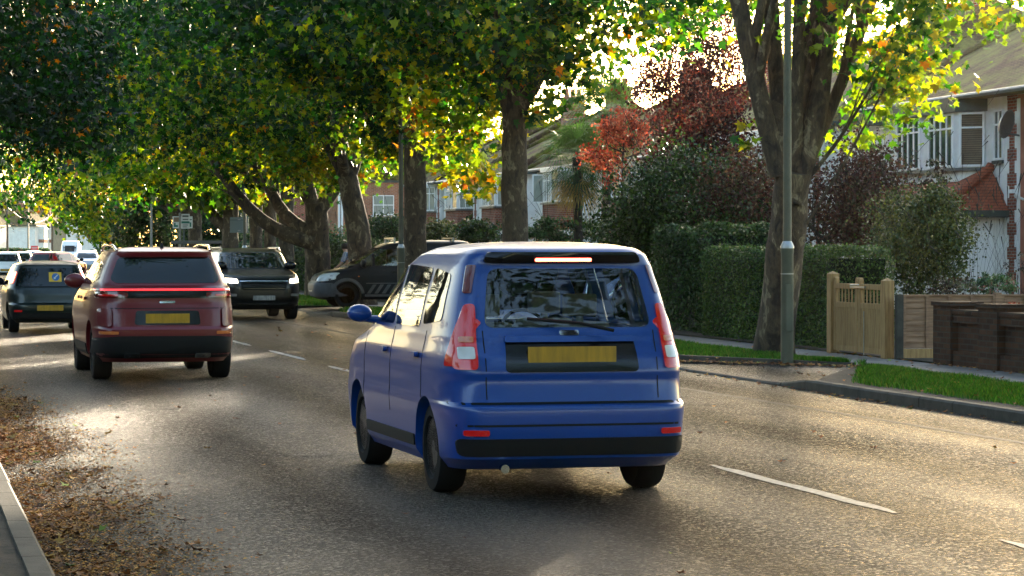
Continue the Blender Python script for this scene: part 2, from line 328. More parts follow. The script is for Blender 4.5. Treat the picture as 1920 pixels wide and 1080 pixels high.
def link(name, me, parent=None, smooth=None, bevel=0, **props):
    o = bpy.data.objects.new(name, me); COL.objects.link(o)
    if parent: o.parent = parent
    if smooth is not None:
        me.polygons.foreach_set('use_smooth', [True] * len(me.polygons))
        me.set_sharp_from_angle(angle=R(smooth))
    if bevel:
        b = o.modifiers.new('bevel', 'BEVEL'); b.width = bevel; b.segments = 2; b.limit_method = 'ANGLE'; b.angle_limit = R(40)
    for k, v in props.items(): o[k] = v
    return o
def empty(name, loc, rz, label, cat, group=None):
    o = bpy.data.objects.new(name, None); COL.objects.link(o); o.location = loc; o.rotation_euler = (0, 0, rz)
    o.empty_display_size = .2; o['label'] = label; o['category'] = cat
    if group: o['group'] = group
    return o
def copy_tree(o, loc=None, rz=None, label=None, parent=None):
    c = o.copy(); COL.objects.link(c)
    if parent: c.parent = parent
    if loc is not None: c.location = loc
    if rz is not None: c.rotation_euler = (0, 0, rz)
    if label: c['label'] = label
    for ch in list(o.children): copy_tree(ch, parent=c)
    return c
def grid_strip(name, x0, x1, y0, y1, z, mat, step=4, zf=None, nx=1, **props):
    """a ribbon that follows the road's bend; x0, x1 may be functions of y"""
    f = lambda a, y: (a(y) if callable(a) else a) + off(y)
    ys = list(np.arange(y0, y1, step)) + [y1]; mb = MB(); vs = []; fs = []
    for y in ys:
        for i in range(nx + 1):
            a, b = f(x0, y), f(x1, y); x = a + (b - a) * i / nx; vs.append((x, y, z if zf is None else zf(x, y)))
    for j in range(len(ys) - 1):
        for i in range(nx):
            q = j * (nx + 1) + i; fs.append((q, q + 1, q + nx + 2, q + nx + 1))
    mb.add(vs, fs); return mb.build(name, mat, **props)

# ------------------------------------------------------------------ leaves
PLANE = np.array([(0, 0), (.16, .1), (.5, .06), (.34, .3), (.56, .58), (.24, .52), (0, 1), (-.24, .52), (-.56, .58), (-.34, .3), (-.5, .06), (-.16, .1)])
OVAL = np.array([(0, 0), (.3, .3), (.22, .75), (0, 1), (-.22, .75), (-.3, .3)])
DIA = np.array([(0, 0), (.36, .5), (0, 1), (-.36, .5)])
STAR = np.array([(0, 0), (.12, .3), (.5, .2), (.25, .5), (.35, .9), (0, .68), (-.35, .9), (-.25, .5), (-.5, .2), (-.12, .3)])
def leaf_mesh(name, P, size, cols, mat, tmpl=DIA, droop=0.5, parent=None, flat=0.0, up=0.6, fold=0.25, **props):
    n = len(P)
    d = rng.normal(size=(n, 3)); d[:, 2] = d[:, 2] * (1 - flat) - droop; d /= np.linalg.norm(d, axis=1)[:, None]
    nn = rng.normal(size=(n, 3)); nn[:, 2] += up * 2; nn -= d * (nn * d).sum(1)[:, None]; nn /= np.linalg.norm(nn, axis=1)[:, None] + 1e-9
    s = np.cross(d, nn); k = len(tmpl)
    sz = size * rng.uniform(.6, 1.25, n)
    V = P[:, None, :] + (s[:, None, :] * tmpl[None, :, 0, None] + d[:, None, :] * (tmpl[None, :, 1, None] - .3) - nn[:, None, :] * (np.abs(tmpl[None, :, 0, None]) * fold + tmpl[None, :, 1, None] ** 2 * .15)) * sz[:, None, None]
    me = bpy.data.meshes.new(name); me.vertices.add(n * k); me.vertices.foreach_set('co', V.reshape(-1).astype(np.float32))
    me.loops.add(n * k); me.loops.foreach_set('vertex_index', np.arange(n * k, dtype=np.int32))
    me.polygons.add(n); me.polygons.foreach_set('loop_start', np.arange(0, n * k, k, dtype=np.int32)); me.polygons.foreach_set('loop_total', np.full(n, k, dtype=np.int32))
    me.materials.append(mat); me.update(calc_edges=True)
    ca = me.color_attributes.new('Col', 'FLOAT_COLOR', 'POINT')
    C = np.concatenate([np.repeat(cols, k, axis=0), np.ones((n * k, 1))], 1); ca.data.foreach_set('color', C.reshape(-1).astype(np.float32))
    return link(name, me, parent, **props)
def vnoise(P, f, seed=0):
    r = np.random.default_rng(seed); o = 0
    for i in range(6):
        a = r.normal(size=3); a /= np.linalg.norm(a); o = o + np.sin(P @ a * f * r.uniform(.7, 1.6) + r.uniform(0, 6))
    return o / 6
def clumped(c, r, n, per=26, sig=0.4, shell=0.5, gap=0.0, seed=None, cut=None):
    """n leaf positions in clumps spread through an ellipsoid; also a colour key per clump"""
    c = np.array(c); r = np.array(r); m = max(4, int(n / per)); P = []
    while len(P) < m:
        q = rng.normal(size=3); q /= np.linalg.norm(q); q *= (shell + (1 - shell) * rng.random()) if rng.random() < .75 else rng.random() ** .4
        p = c + q * r * (1 + .14 * math.sin(q[0] * 7 + q[2] * 5 + c[0]) + .1 * math.sin(q[1] * 11 + c[1]))
        if gap and vnoise(p[None], 1.1, int(abs(c[1])))[0] < -gap: continue
        if cut and not cut(p): continue
        P.append(p)
    P = np.array(P); idx = rng.integers(0, m, n)
    L = P[idx] + rng.normal(size=(n, 3)) * np.array([sig, sig, sig * .6])
    key = rng.random(m)[idx]
    return L, key
def palette(key, cols, wts, jit=.25):
    cols = np.array(cols, float); wts = np.array(wts, float); cs = np.cumsum(wts / wts.sum())
    k = key + rng.normal(0, .1, len(key)); k = np.where(k > .999, 1.998 - k, np.abs(k))
    i = np.searchsorted(cs, k); c = cols[np.clip(i, 0, len(cols) - 1)]
    return np.clip(c * (1 + rng.normal(0, jit, (len(key), 1))), 0.002, 1)
G_DARK = (.010, .036, .013); G_MID = (.018, .065, .016); G_LIGHT = (.045, .11, .016); Y_GREEN = (.12, .17, .016); YEL = (.21, .2, .012); ORA = (.24, .11, .012); BRN = (.12, .05, .02)

def curve(a, b, bend, n=7):
    a, b = Vector(a), Vector(b); bend = Vector(bend); return [a.lerp(b, t / n) + bend * math.sin(math.pi * t / n) for t in range(n + 1)]
def trunk_mesh(base, top, r0, r1, limbs, name, parent, mat, bend=(0, 0, 0), flare=1.35):
    """one continuous-looking trunk with its limbs: limbs = [(start, end, bend, r0, r1)]"""
    mb = MB(); n = 12; base = Vector(base); top = Vector(top); pts = []; rad = []
    for i in range(n + 1):
        t = i / n; p = base.lerp(top, t) + Vector(bend) * math.sin(math.pi * t) + Vector((random.uniform(-.02, .02), random.uniform(-.02, .02), 0)) * (i > 0)
        pts.append(p); rad.append((r0 + (r1 - r0) * t) * (1 + (flare - 1) * math.exp(-t * 12)))
    pts[0].z -= .15
    mb.tube(pts, rad, 18, wob=.09)
    for s, e, bd, a, b in limbs:
        q = curve(s, e, bd, 8); mb.tube(q, [a + (b - a) * i / 8 for i in range(9)], 10, wob=.06)
        for k in range(3):
            st = q[4 + k]; dr = (q[-1] - q[0]).normalized() + Vector((random.uniform(-.8, .8), random.uniform(-.8, .8), random.uniform(-.1, .6)))
            mb.tube(curve(st, st + dr.normalized() * random.uniform(1.2, 2.4), Vector((0, 0, .15)), 4), [b * .75, b * .6, b * .45, b * .3, .01], 6)
    return mb.build(name, mat, parent, smooth=60)
def std_limbs(top, r, n=5, reach=3.2, rise=3.5, seed=1):
    rr = random.Random(seed); L = []
    for i in range(n):
        a = 2 * math.pi * i / n + rr.uniform(-.4, .4); e = Vector(top) + Vector((math.cos(a) * reach * rr.uniform(.5, 1), math.sin(a) * reach * rr.uniform(.5, 1), rise * rr.uniform(.8, 1.2)))
        s = Vector(top) - Vector((0, 0, rr.uniform(.1, .7))); L.append((s, e, (math.cos(a) * .35, math.sin(a) * .35, -.1), r * rr.uniform(.5, .68), r * .22))
    return L

# ------------------------------------------------------------------ ground, road, kerbs
S = dict(kind='structure')
def gz(x, y): return -0.06
grid_strip('ground', -700, 900, -300, 1600, -0.06, M['turf'], 100, **S)
grid_strip('road', 0.74, 10.61, -25, 700, 0.0, M['road'], 3, nx=2, **S)
grid_strip('left_verge', -9, 0.63, -25, 700, 0.10, M['soil'], 4, nx=1, **S)
def kerb(name, x0, x1, ys, zt=0.12, sl=0.915, zb=-0.05, xf=None):
    mb = MB()
    for a, b in ys:
        y = a
        while y < b - .05:
            e = min(y + sl, b); j = random.uniform(-.006, .006); q = off((y + e) / 2); h = zt(y) if callable(zt) else zt
            h2 = zt(e) if callable(zt) else zt
            xa, xb = x0 + q + j, x1 + q + j; c = .022; g = .005
            left = xf == 'R'       # chamfer on the road side
            P = []
            for yy, hh in ((y + g, h), (e - g, h2)):
                if left: P += [(xa, yy, zb), (xa, yy, hh - c), (xa + c, yy, hh), (xb, yy, hh)  , (xb, yy, zb)]
                else: P += [(xa, yy, zb), (xa, yy, hh), (xb - c, yy, hh), (xb, yy, hh - c), (xb, yy, zb)]
            mb.add(P, [(0, 1, 2, 3, 4), (9, 8, 7, 6, 5)] + [(i, (i + 1) % 5, (i + 1) % 5 + 5, i + 5) for i in range(5)])
            y = e
    return mb.build(name, M['kerb'], **S)
kerb('left_kerb', 0.62, 0.75, [(-20, 130)], 0.12)
def rk(y):
    for a, b in ((31.4, 36.8), (67.0, 72.6)):
        if a <= y <= b: return 0.028
        if a - .95 < y < a: return 0.12 - 0.092 * (y - a + .95) / .95
        if b < y < b + .95: return 0.028 + 0.092 * (y - b) / .95
    return 0.12
kerb('right_kerb', 10.6, 10.73, [(-20, 130)], rk, xf='R')
grid_strip('right_verge', 10.73, 12.65, -25, 30.4, 0.095, M['soil'], 4, **S)
MB().add([(10.73, 30.4, .095), (12.65, 30.4, .095), (12.65, 34.2, .095)], [(0, 1, 2)]).build('verge_corner', M['soil'], **S)
MB().add([(10.73, 37.9, .095), (12.65, 34.2, .095), (12.65, 66.4, .095), (10.73, 66.4, .095)], [(0, 1, 2, 3)]).build('middle_verge', M['soil'], **S)
grid_strip('far_verge', 10.73, 12.65, 73.3, 700, 0.095, M['soil'], 4, **S)
MB().add([(10.73, 30.4, .028), (12.65, 34.2, .094), (10.73, 37.9, .028)], [(0, 1, 2)]).build('crossover_apron', M['apron'], **S)
MB().add([(10.73, 66.4, .028), (12.65, 66.4, .095), (12.65, 73.3, .095), (10.73, 73.3, .028)], [(0, 1, 2, 3)]).build('driveway_apron', M['apron'], **S)
mb = MB()
for i in range(4):                                  # kerb edging of the skewed crossover
    a = Vector((10.75, 37.9, 0)).lerp(Vector((12.65, 34.2, 0)), i / 4); b = Vector((10.75, 37.9, 0)).lerp(Vector((12.65, 34.2, 0)), (i + .985) / 4)
    d = (b - a).normalized(); nrm = Vector((d.y, -d.x, 0)); mb.obox((a + b) / 2 + Vector((0, 0, .07)), d, nrm, (0, 0, 1), (b - a).length / 2, .06, .075)
mb.build('crossover_edging', M['kerb'], **S)
grid_strip('footway', 12.65, 13.9, -25, 700, 0.11, M['paving'], 4, **S)
grid_strip('footway_edging', 12.6, 12.66, 34.2, 66, 0.118, M['kerb'], 4, **S)
grid_strip('gardens', 13.9, 60, -25, 300, 0.13, M['soil'], 6, **S)
MB().box(13.95, 26, 65.5, 74.5, 0.0, 0.137).build('driveway', M['apron'], **S)
# worn centre line: 4 m dashes
mb = MB()
y = 16.05 - 24
while y < 420:
    n = 14; L = 3.9; vs = []
    for i in range(n + 1):
        t = i / n; yy = y + L * t; yy += .5 if y < 12 else 0; x = 6.36 - 0.008 * min(yy, 60) + off(yy); wd = .055 * min(1, .25 + 6 * t, .25 + 6 * (1 - t)); jx = random.uniform(-.012, .012)
        vs += [(x - wd + jx, yy, .005), (x + wd + jx + random.uniform(-.008, .008), yy, .005)]
    mb.add(vs, [(2 * i, 2 * i + 1, 2 * i + 3, 2 * i + 2) for i in range(n)])
    y += 6
mb.build('road_markings', M['paint'], **S)
M['patch'] = asphalt('road_patch', 0.011, .8)
mb = MB()
for q in ([(3.1, 21.5), (4.5, 21.7), (4.45, 25.9), (3.0, 25.6)], [(8.2, 27.5), (9.6, 27.8), (9.55, 30.4), (8.25, 30.2)], [(7.3, 38), (8.6, 38.1), (8.5, 44), (7.25, 43.8)]): mb.add([(x, y, .0028) for x, y in q], [(0, 1, 2, 3)])
mb.build('road_patch', M['patch'], **S)
# a tarred trench joint that runs along the right lane and one across the left lane
mb = MB()
for pts, wd in (([(9.75, 14), (9.55, 22), (9.4, 27), (9.2, 33), (8.9, 42), (8.6, 60), (8.5, 74)], .045), ([(.9, 27.6), (2.2, 28.1), (3.4, 28.3), (4.6, 28.9)], .022)):
    for a, b in zip(pts, pts[1:]):
        a, b = Vector((*a, .0035)), Vector((*b, .0035)); d = (b - a).normalized(); nn = Vector((-d.y, d.x, 0)) * wd
        mb.add([a - nn, b - nn, b + nn, a + nn], [(0, 1, 2, 3)])
M['tar'] = noisy('tar_joint', (.02, .02, .021), (.045, .045, .046), 9, .6, .4, 60)
mb.build('road_joint', M['tar'], **S)

# ------------------------------------------------------------------ grass and fallen leaves (stuff)
def grass(name, regions, label):
    P = []; 
    for x0, x1, y0, y1, dens in regions:
        n = int(abs(y1 - y0) * abs((x1 if not callable(x1) else 12.6) - (x0 if not callable(x0) else 11)) * dens)
        yy = rng.uniform(y0, y1, n); xa = np.array([x0(q) if callable(x0) else x0 for q in yy]); xb = np.array([x1(q) if callable(x1) else x1 for q in yy])
        xx = xa + (xb - xa) * rng.random(n); pt = np.stack([xx, yy, np.full(n, .095)], 1)
        e = np.minimum(xx - xa, .5) / .5; keep = (vnoise(pt, 3.2, 3) * .5 + e * 1.3 + rng.normal(0, .25, n)) > .25
        pt = pt[keep]; pt[:, 0] += np.array([off(q) for q in pt[:, 1]]); P.append(pt)
    P = np.concatenate(P); n = len(P)
    far = np.clip(P[:, 1] / 35, .8, 3.5)
    h = rng.uniform(.035, .105, n) * (1 + .35 * vnoise(P, 2.0, 5)) * np.sqrt(far); a = rng.uniform(0, 2 * math.pi, n); wd = rng.uniform(.002, .0042, n) * far * 1.6
    sx, sy = np.cos(a) * wd, np.sin(a) * wd; lean = rng.uniform(.1, .6, n) * h; lx, ly = -np.sin(a) * lean, np.cos(a) * lean; z = P[:, 2]
    V = np.stack([np.stack([P[:, 0] - sx, P[:, 1] - sy, z], 1), np.stack([P[:, 0] + sx, P[:, 1] + sy, z], 1),
                  np.stack([P[:, 0] + sx * .7 + lx * .35, P[:, 1] + sy * .7 + ly * .35, z + h * .6], 1), np.stack([P[:, 0] + lx, P[:, 1] + ly, z + h], 1),
                  np.stack([P[:, 0] - sx * .7 + lx * .35, P[:, 1] - sy * .7 + ly * .35, z + h * .6], 1)], 1)
    me = bpy.data.meshes.new(name); me.vertices.add(n * 5); me.vertices.foreach_set('co', V.reshape(-1).astype(np.float32))
    me.loops.add(n * 5); me.loops.foreach_set('vertex_index', np.arange(n * 5, dtype=np.int32))
    me.polygons.add(n); me.polygons.foreach_set('loop_start', np.arange(0, n * 5, 5, dtype=np.int32)); me.polygons.foreach_set('loop_total', np.full(n, 5, dtype=np.int32))
    me.materials.append(M['grassblade']); me.update(calc_edges=True)
    c = palette(rng.random(n), [(.03, .11, .012), (.055, .18, .02), (.1, .22, .03), (.2, .19, .06)], [.3, .38, .24, .08], .2)
    ca = me.color_attributes.new('Col', 'FLOAT_COLOR', 'POINT'); ca.data.foreach_set('color', np.concatenate([np.repeat(c, 5, 0), np.ones((n * 5, 1))], 1).reshape(-1).astype(np.float32))
    return link(name, me, label=label, category='grass', kind='stuff')
edgeB = lambda y: 10.76 if y > 37.9 else 10.76 + (37.9 - y) * .5
grass('grass', [(lambda y: 11.05 if y < 30 else 11.05 + (y - 30) * .42, 12.62, 17, 34.4, 2600), (edgeB, 12.62, 34.3, 52, 2600), (10.85, 12.6, 52, 66.3, 900), (10.8, 12.6, 73.5, 130, 420)],
      'bright green grass on the verge between kerb and footway')
def litter(name, P, size, cols, tmpl, label, group=None, tilt=.25):
    n = len(P); a = rng.uniform(0, 2 * math.pi, n); k = len(tmpl); t = rng.normal(0, tilt, (n, 2)); s = size * rng.uniform(.5, 1.4, n)
    u = tmpl[None, :, 0] * s[:, None]; v = (tmpl[None, :, 1] - .5) * s[:, None]
    x = u * np.cos(a)[:, None] - v * np.sin(a)[:, None]; y = u * np.sin(a)[:, None] + v * np.cos(a)[:, None]
    z = x * t[:, :1] + y * t[:, 1:] + np.abs(tmpl[None, :, 0]) * s[:, None] * .5
    z = z - z.min(axis=1)[:, None]
    V = np.stack([P[:, 0, None] + x, P[:, 1, None] + y, P[:, 2, None] + z], 2)
    me = bpy.data.meshes.new(name); me.vertices.add(n * k); me.vertices.foreach_set('co', V.reshape(-1).astype(np.float32))
    me.loops.add(n * k); me.loops.foreach_set('vertex_index', np.arange(n * k, dtype=np.int32))
    me.polygons.add(n); me.polygons.foreach_set('loop_start', np.arange(0, n * k, k, dtype=np.int32)); me.polygons.foreach_set('loop_total', np.full(n, k, dtype=np.int32))
    me.materials.append(M['litter']); me.update(calc_edges=True)
    ca = me.color_attributes.new('Col', 'FLOAT_COLOR', 'POINT'); ca.data.foreach_set('color', np.concatenate([np.repeat(cols, k, 0), np.ones((n * k, 1))], 1).reshape(-1).astype(np.float32))
    return link(name, me, label=label, category='leaves', kind='stuff')
def drift(n, y0, y1, wid):
    y = y0 + (y1 - y0) * rng.random(n) ** 1.15; x = .77 + np.abs(rng.normal(0, 1, n)) * wid * np.interp(y, [y0, 17, 23, 29, y1], [.85, 1, 1.0, .8, .4])
    P = np.stack([x, y, np.full(n, .004)], 1); ok = vnoise(P * np.array([1.4, .7, 1]), 3.5, 9) + rng.normal(0, .4, n) > -.1
    return P[ok & (x < 1.7 + .3 * vnoise(P, 1.2, 12) + np.abs(rng.normal(0, .3, n)))]
P1 = drift(60000, 11, 34, .42)
litter('leaf_litter', P1, .024, palette(rng.random(len(P1)), [(.16, .06, .012), (.4, .16, .025), (.55, .26, .05), (.36, .22, .05)], [.3, .4, .22, .08], .3), DIA, 'brown crumbled leaf litter drifted along the left kerb', tilt=.12)
P2 = drift(2200, 11, 34, .5)
k2 = rng.integers(0, 2, 260); P3 = np.stack([np.where(k2, rng.uniform(-3, .6, 260), rng.uniform(.8, 9.5, 260)), rng.uniform(12, 60, 260), np.where(k2, .105, .006)], 1)
P4 = np.stack([10.58 - np.abs(rng.normal(0, .12, 260)), rng.uniform(20, 66, 260), np.full(260, .006)], 1)
t4 = rng.random(420); P5 = np.stack([10.8 + 1.8 * t4 + rng.normal(0, .05, 420), 37.55 - 3.6 * t4 - np.abs(rng.normal(0, .3, 420)), .06 + 0.05 * t4], 1)
P6 = np.stack([rng.uniform(10.8, 13.8, 420), rng.uniform(22, 66, 420), np.full(420, .135)], 1)
P7 = np.stack([13.85 - np.abs(rng.normal(0, .1, 90)), rng.uniform(27, 40, 90), np.full(90, .12)], 1)
PB = np.concatenate([P2, P3, P4, P5, P6, P7])
litter('fallen_leaves', PB, .068, palette(rng.random(len(PB)), [(.12, .045, .015), (.28, .11, .03), (.4, .22, .04), (.16, .22, .03)], [.35, .4, .17, .05], .3), STAR, 'fallen brown and orange leaves scattered on road and verge', tilt=.15)

# ------------------------------------------------------------------ trees
def pal(code, key):
    T = {'L': ([G_MID, G_LIGHT, Y_GREEN, YEL, ORA], [.15, .3, .36, .17, .02]), 'D': ([G_DARK, G_MID, G_LIGHT, Y_GREEN, ORA], [.5, .34, .12, .035, .005]), 'M': ([G_DARK, G_MID, G_LIGHT, Y_GREEN, YEL, ORA], [.2, .3, .26, .17, .06, .01]),
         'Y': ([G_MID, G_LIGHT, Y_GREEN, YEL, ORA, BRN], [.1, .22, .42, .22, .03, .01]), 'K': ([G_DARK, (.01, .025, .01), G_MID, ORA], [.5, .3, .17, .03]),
         'P': ([(.022, .01, .01), (.045, .015, .014), (.09, .025, .02), (.14, .05, .03)], [.45, .33, .16, .06]), 'R': ([(.14, .035, .02), (.28, .08, .045), (.38, .16, .09)], [.25, .5, .25]),
         'H': ([(.018, .04, .012), (.035, .075, .02), (.065, .12, .025)], [.35, .45, .2]), 'G2': ([(.025, .055, .014), (.05, .1, .02), (.1, .15, .03)], [.3, .45, .25]), 'O': ([(.03, .05, .014), (.07, .09, .02), (.13, .13, .03)], [.3, .45, .25]),
         'U': ([(.04, .022, .018), (.07, .04, .028), (.05, .06, .03), (.12, .1, .06)], [.35, .3, .25, .1]), 'G': ([(.03, .08, .03), (.06, .14, .05), (.15, .22, .12), (.3, .12, .1)], [.35, .35, .24, .06])}
    return palette(key, *T[code])
def tree(x, y, r0, h, r1, label, blobs, limbs=None, lsize=.17, tmpl=DIA, kind='plane_tree', bend=(0, 0, 0), top=None, mat='bark', nl=5, reach=3.4, rise=3.6, lm='leaf', group='plane trees along the right verge', seed=1, zb=.1, sig=.42, cat='tree', flare=1.35):
    x += off(y); t = empty(kind, (x, y, zb), 0, label, cat, group); I = Matrix.Translation((-x, -y, -zb))
    top = Vector(top) if top else Vector((x, y, h))
    L = list(limbs or []) + std_limbs(top, r1 * 1.25, nl, reach, rise, seed)
    tr = trunk_mesh((x, y, zb), top, r0, r1, L, 'trunk', t, M[mat], bend, flare); tr.data.transform(I)
    Ps, Cs = [], []
    for b in blobs:
        c, r, n, code = b[:4]
        P, k = clumped(c, r, n, sig=b[4] if len(b) > 4 else sig, gap=b[5] if len(b) > 5 else 0.3); 
        C = pal(code, k)
        if code == 'D' and lm == 'leaf':       # low boughs yellower: autumn colour and backlit glow put into leaf colour
            m = rng.random(len(P)) < np.clip((7.2 - P[:, 2] + 1.2 * vnoise(P, .9, 6)) / 2.6, 0, .48); C[m] = pal('L', rng.random(int(m.sum())))
        Ps.append(P); Cs.append(C)
    cr = leaf_mesh('crown', np.concatenate(Ps), lsize, np.concatenate(Cs), M[lm], tmpl, parent=t); cr.data.transform(I)
    return t
# the near plane with many upright stems (right of the lamp post)
z1 = 38.8
l1 = [(W(a, b, z1), W(c, d, z1 + e), (0, 0, -.1), r * .78, q * .8) for a, b, c, d, e, r, q in (
    (1462, 330, 1375, -40, 0, .2, .15), (1470, 300, 1440, -60, .5, .18, .13), (1490, 320, 1500, -40, -.4, .14, .1), (1498, 330, 1532, -60, .3, .12, .08),
    (1500, 330, 1575, -50, 0, .17, .13), (1508, 320, 1648, -40, .4, .13, .1), (1510, 340, 1640, 150, -.3, .05, .02), (1512, 420, 1700, 80, -.6, .03, .012))]
tree(12.72, 37.75, .29, 2.95, .25, 'large near plane tree splitting into many upright stems beside the lamp post',
     [(W(1670, 20, 38), (1.0, 1.5, 1.4), 1900, 'Y', .28, .1), (W(1640, 200, 39), (.75, .9, .8), 330, 'Y', .22), (W(1290, -10, 40), (1.5, 1.5, .75), 700, 'M', .3), (W(1395, 225, 38), (.14, .2, .42), 26, 'Y', .08),
      (W(1560, 40, 40), (1.3, 1.3, .9), 500, 'Y', .3), ((12.6, 38, 8.6), (4.6, 4.6, 2.7), 5200, 'M'), (W(1800, 0, 38), (1.0, 1.3, .55), 360, 'Y', .25)], l1, .145, PLANE, nl=1, reach=.3, seed=3, top=W(1487, 320, z1), flare=1.25)
# second
z2 = 56
tree(12.7, atx(967, 12.7), .28, 4.9, .25, 'slender plane tree forking in a V in front of the mossy roofed houses',
     [(W(915, -110, 54), (5.2, 5, 2.7), 14500, 'D', .42, .35), (W(880, 200, 57), (1.3, 1.6, 1.5), 1500, 'Y', .33, .15), (W(1050, 120, 56), (1.25, 1.5, .75), 700, 'M', .3, .1), (W(890, 335, 60), (.55, .7, .5), 230, 'Y', .25), (W(1020, 222, 55), (.35, .4, .2), 40, 'M', .12),
      (W(1120, 40, 55), (1.4, 1.4, .6), 420, 'Y', .3), (W(850, 60, 56), (1.9, 1.5, 1.0), 1400, 'Y', .4, .2), (W(1040, 195, 56), (.5, .8, .35), 120, 'Y', .2)],
     [(W(955, 200, z2), W(925, -60, z2), (0, 0, 0), .2, .13), (W(972, 190, z2), W(1065, -20, z2 + .5), (0, 0, -.2), .2, .12)], .185, PLANE, nl=3, reach=2, seed=5, top=W(963, 170, z2))
z3 = 67
tree(12.7, atx(778, 12.7), .29, 4.6, .26, 'plane tree with patchy bark behind the second lamp post',
     [(W(720, -30, 64), (5.2, 5, 3.1), 15000, 'D', .42, .35), (W(790, 150, 68), (1.8, 1.8, 1.5), 2000, 'Y', .36, .15), (W(850, 310, 70), (.9, .9, .7), 450, 'Y', .3), (W(720, 250, 69), (.9, 1.2, .9), 1100, 'Y', .3), (W(640, 140, 66), (2.4, 2, 1.3), 1800, 'Y', .4, .2)],
     [(W(775, 260, z3), W(735, 60, z3), (-.2, 0, 0), .2, .12), (W(785, 240, z3), W(840, 90, z3), (.15, 0, 0), .2, .12)], .195, PLANE, nl=3, reach=2.4, seed=7, top=W(778, 225, z3))
z4 = 75
tree(12.75, atx(680, 12.75), .38, 4.6, .27, 'leaning plane tree with a brown trunk behind the parked van bonnet',
     [(W(560, 60, 72), (5.4, 5, 3.4), 13000, 'D', .45, .8), (W(685, 325, 78), (1.35, 1.5, .65), 1300, 'Y', .33, .1), (W(650, 210, 77), (1.6, 1.6, 1.2), 1900, 'Y', .35), (W(560, 280, 76), (1.5, 1.5, .7), 1200, 'Y', .35)],
     [(W(650, 350, z4), W(612, 160, z4), (-.1, 0, 0), .2, .12), (W(655, 340, z4), W(690, 150, z4), (.15, 0, 0), .18, .1)], .21, STAR, nl=3, reach=2.4, seed=9, top=W(648, 320, z4), bend=(.12, 0, 0))
z5 = 82.5
tree(12.8, atx(597, 12.8), .42, 3.6, .34, 'stout plane tree with long limbs reaching left over the oncoming black car',
     [(W(430, 110, 80), (6, 5.5, 3.7), 14000, 'D', .5, .8), (W(540, 310, 85), (1.8, 1.8, .8), 1500, 'Y', .38, .1), (W(480, 260, 84), (1.8, 1.8, 1), 1700, 'Y', .4), (W(330, 300, 88), (2.2, 2, .8), 1700, 'Y', .4)],
     [(W(590, 455, z5), W(400, 300, z5), (-.1, 0, -.55), .27, .13), (W(588, 440, z5), W(480, 270, z5 + 1), (-.2, 0, -.5), .24, .13), (W(590, 400, z5), W(570, 180, z5), (-.2, 0, 0), .24, .14), (W(600, 400, z5), W(640, 190, z5), (.25, 0, 0), .22, .12)],
     .24, STAR, nl=2, reach=2, seed=11, top=W(592, 380, z5))
def far_plane(px, x, r, h, label, blobs, limbs=None, **k):
    if 'yy' in k: y = k.pop('yy')
    else: y = atx(px, x); x -= off(y)
    return tree(x, y, r, h, r * .85, label, blobs, limbs, k.pop('ls', .3), k.pop('tm', DIA), **k)
z6 = 91
far_plane(537, 12.9, .27, 5, 'dark straight plane trunk right beside the stout limbed plane tree', [(W(330, 100, 92), (5.5, 5, 4.1), 9000, 'D', .5, .8)], nl=4, seed=13)
far_plane(507, 14.6, .25, 5, 'narrow dark plane trunk between its two upright neighbours', [(W(420, 180, 108), (5, 4.5, 3.6), 6000, 'M', .5, .4)], nl=4, seed=15)
far_plane(480, 14.4, .27, 5, 'olive plane trunk standing left of the narrow dark one', [(W(250, 160, 112), (5.6, 5, 4.2), 8000, 'D', .5, .8)], nl=4, seed=17)
far_plane(432, 12.8, .33, 4.4, 'plane tree behind the grey sign back with a limb bending left',
          [(W(400, 335, 104), (2.7, 2.5, 1.0), 2600, 'Y', .4, .1), (W(330, 250, 106), (4.5, 4, 2.4), 6000, 'M', .5, .35)],
          [(W(432, 430, 105), W(370, 330, 105), (-.1, 0, -.4), .28, .16)], seed=19)
far_plane(366, 12.8, .33, 3.4, 'pollarded plane tree behind the direction sign with a hooked limb',
          [(W(370, 320, 120), (3, 2.8, 1.1), 2600, 'Y', .45, .1), (W(200, 200, 122), (6.5, 6, 4.2), 8000, 'D', .55, .8), (W(270, 325, 118), (3.4, 2.4, 1.1), 2200, 'Y', .5)],
          [(W(366, 395, 118), W(318, 355, 118), (-.2, 0, -.75), .33, .24), (W(319, 357, 118), W(330, 270, 118), (-.3, 0, 0), .22, .13), (W(366, 390, 118), W(362, 300, 118), (.1, 0, 0), .22, .12)], nl=2, seed=21, ls=.26)
far_plane(300, 12.8, .3, 4, 'far plane tree beyond the direction sign', [(W(110, 250, 140), (6.4, 6, 4.2), 7000, 'D', .6, .8), (W(150, 375, 145), (1.9, 2, 1.7), 1500, 'Y', .5)], seed=23, yy=138, ls=.3)
far_plane(250, 12.8, .3, 4, 'farthest plane tree of the verge, yellowing low over the road', [(W(195, 400, 165), (1.9, 2.4, 2.0), 1800, 'Y', .5), (W(150, 300, 165), (6, 6, 4.0), 6000, 'M', .6, .4)], seed=25, yy=160, ls=.32)
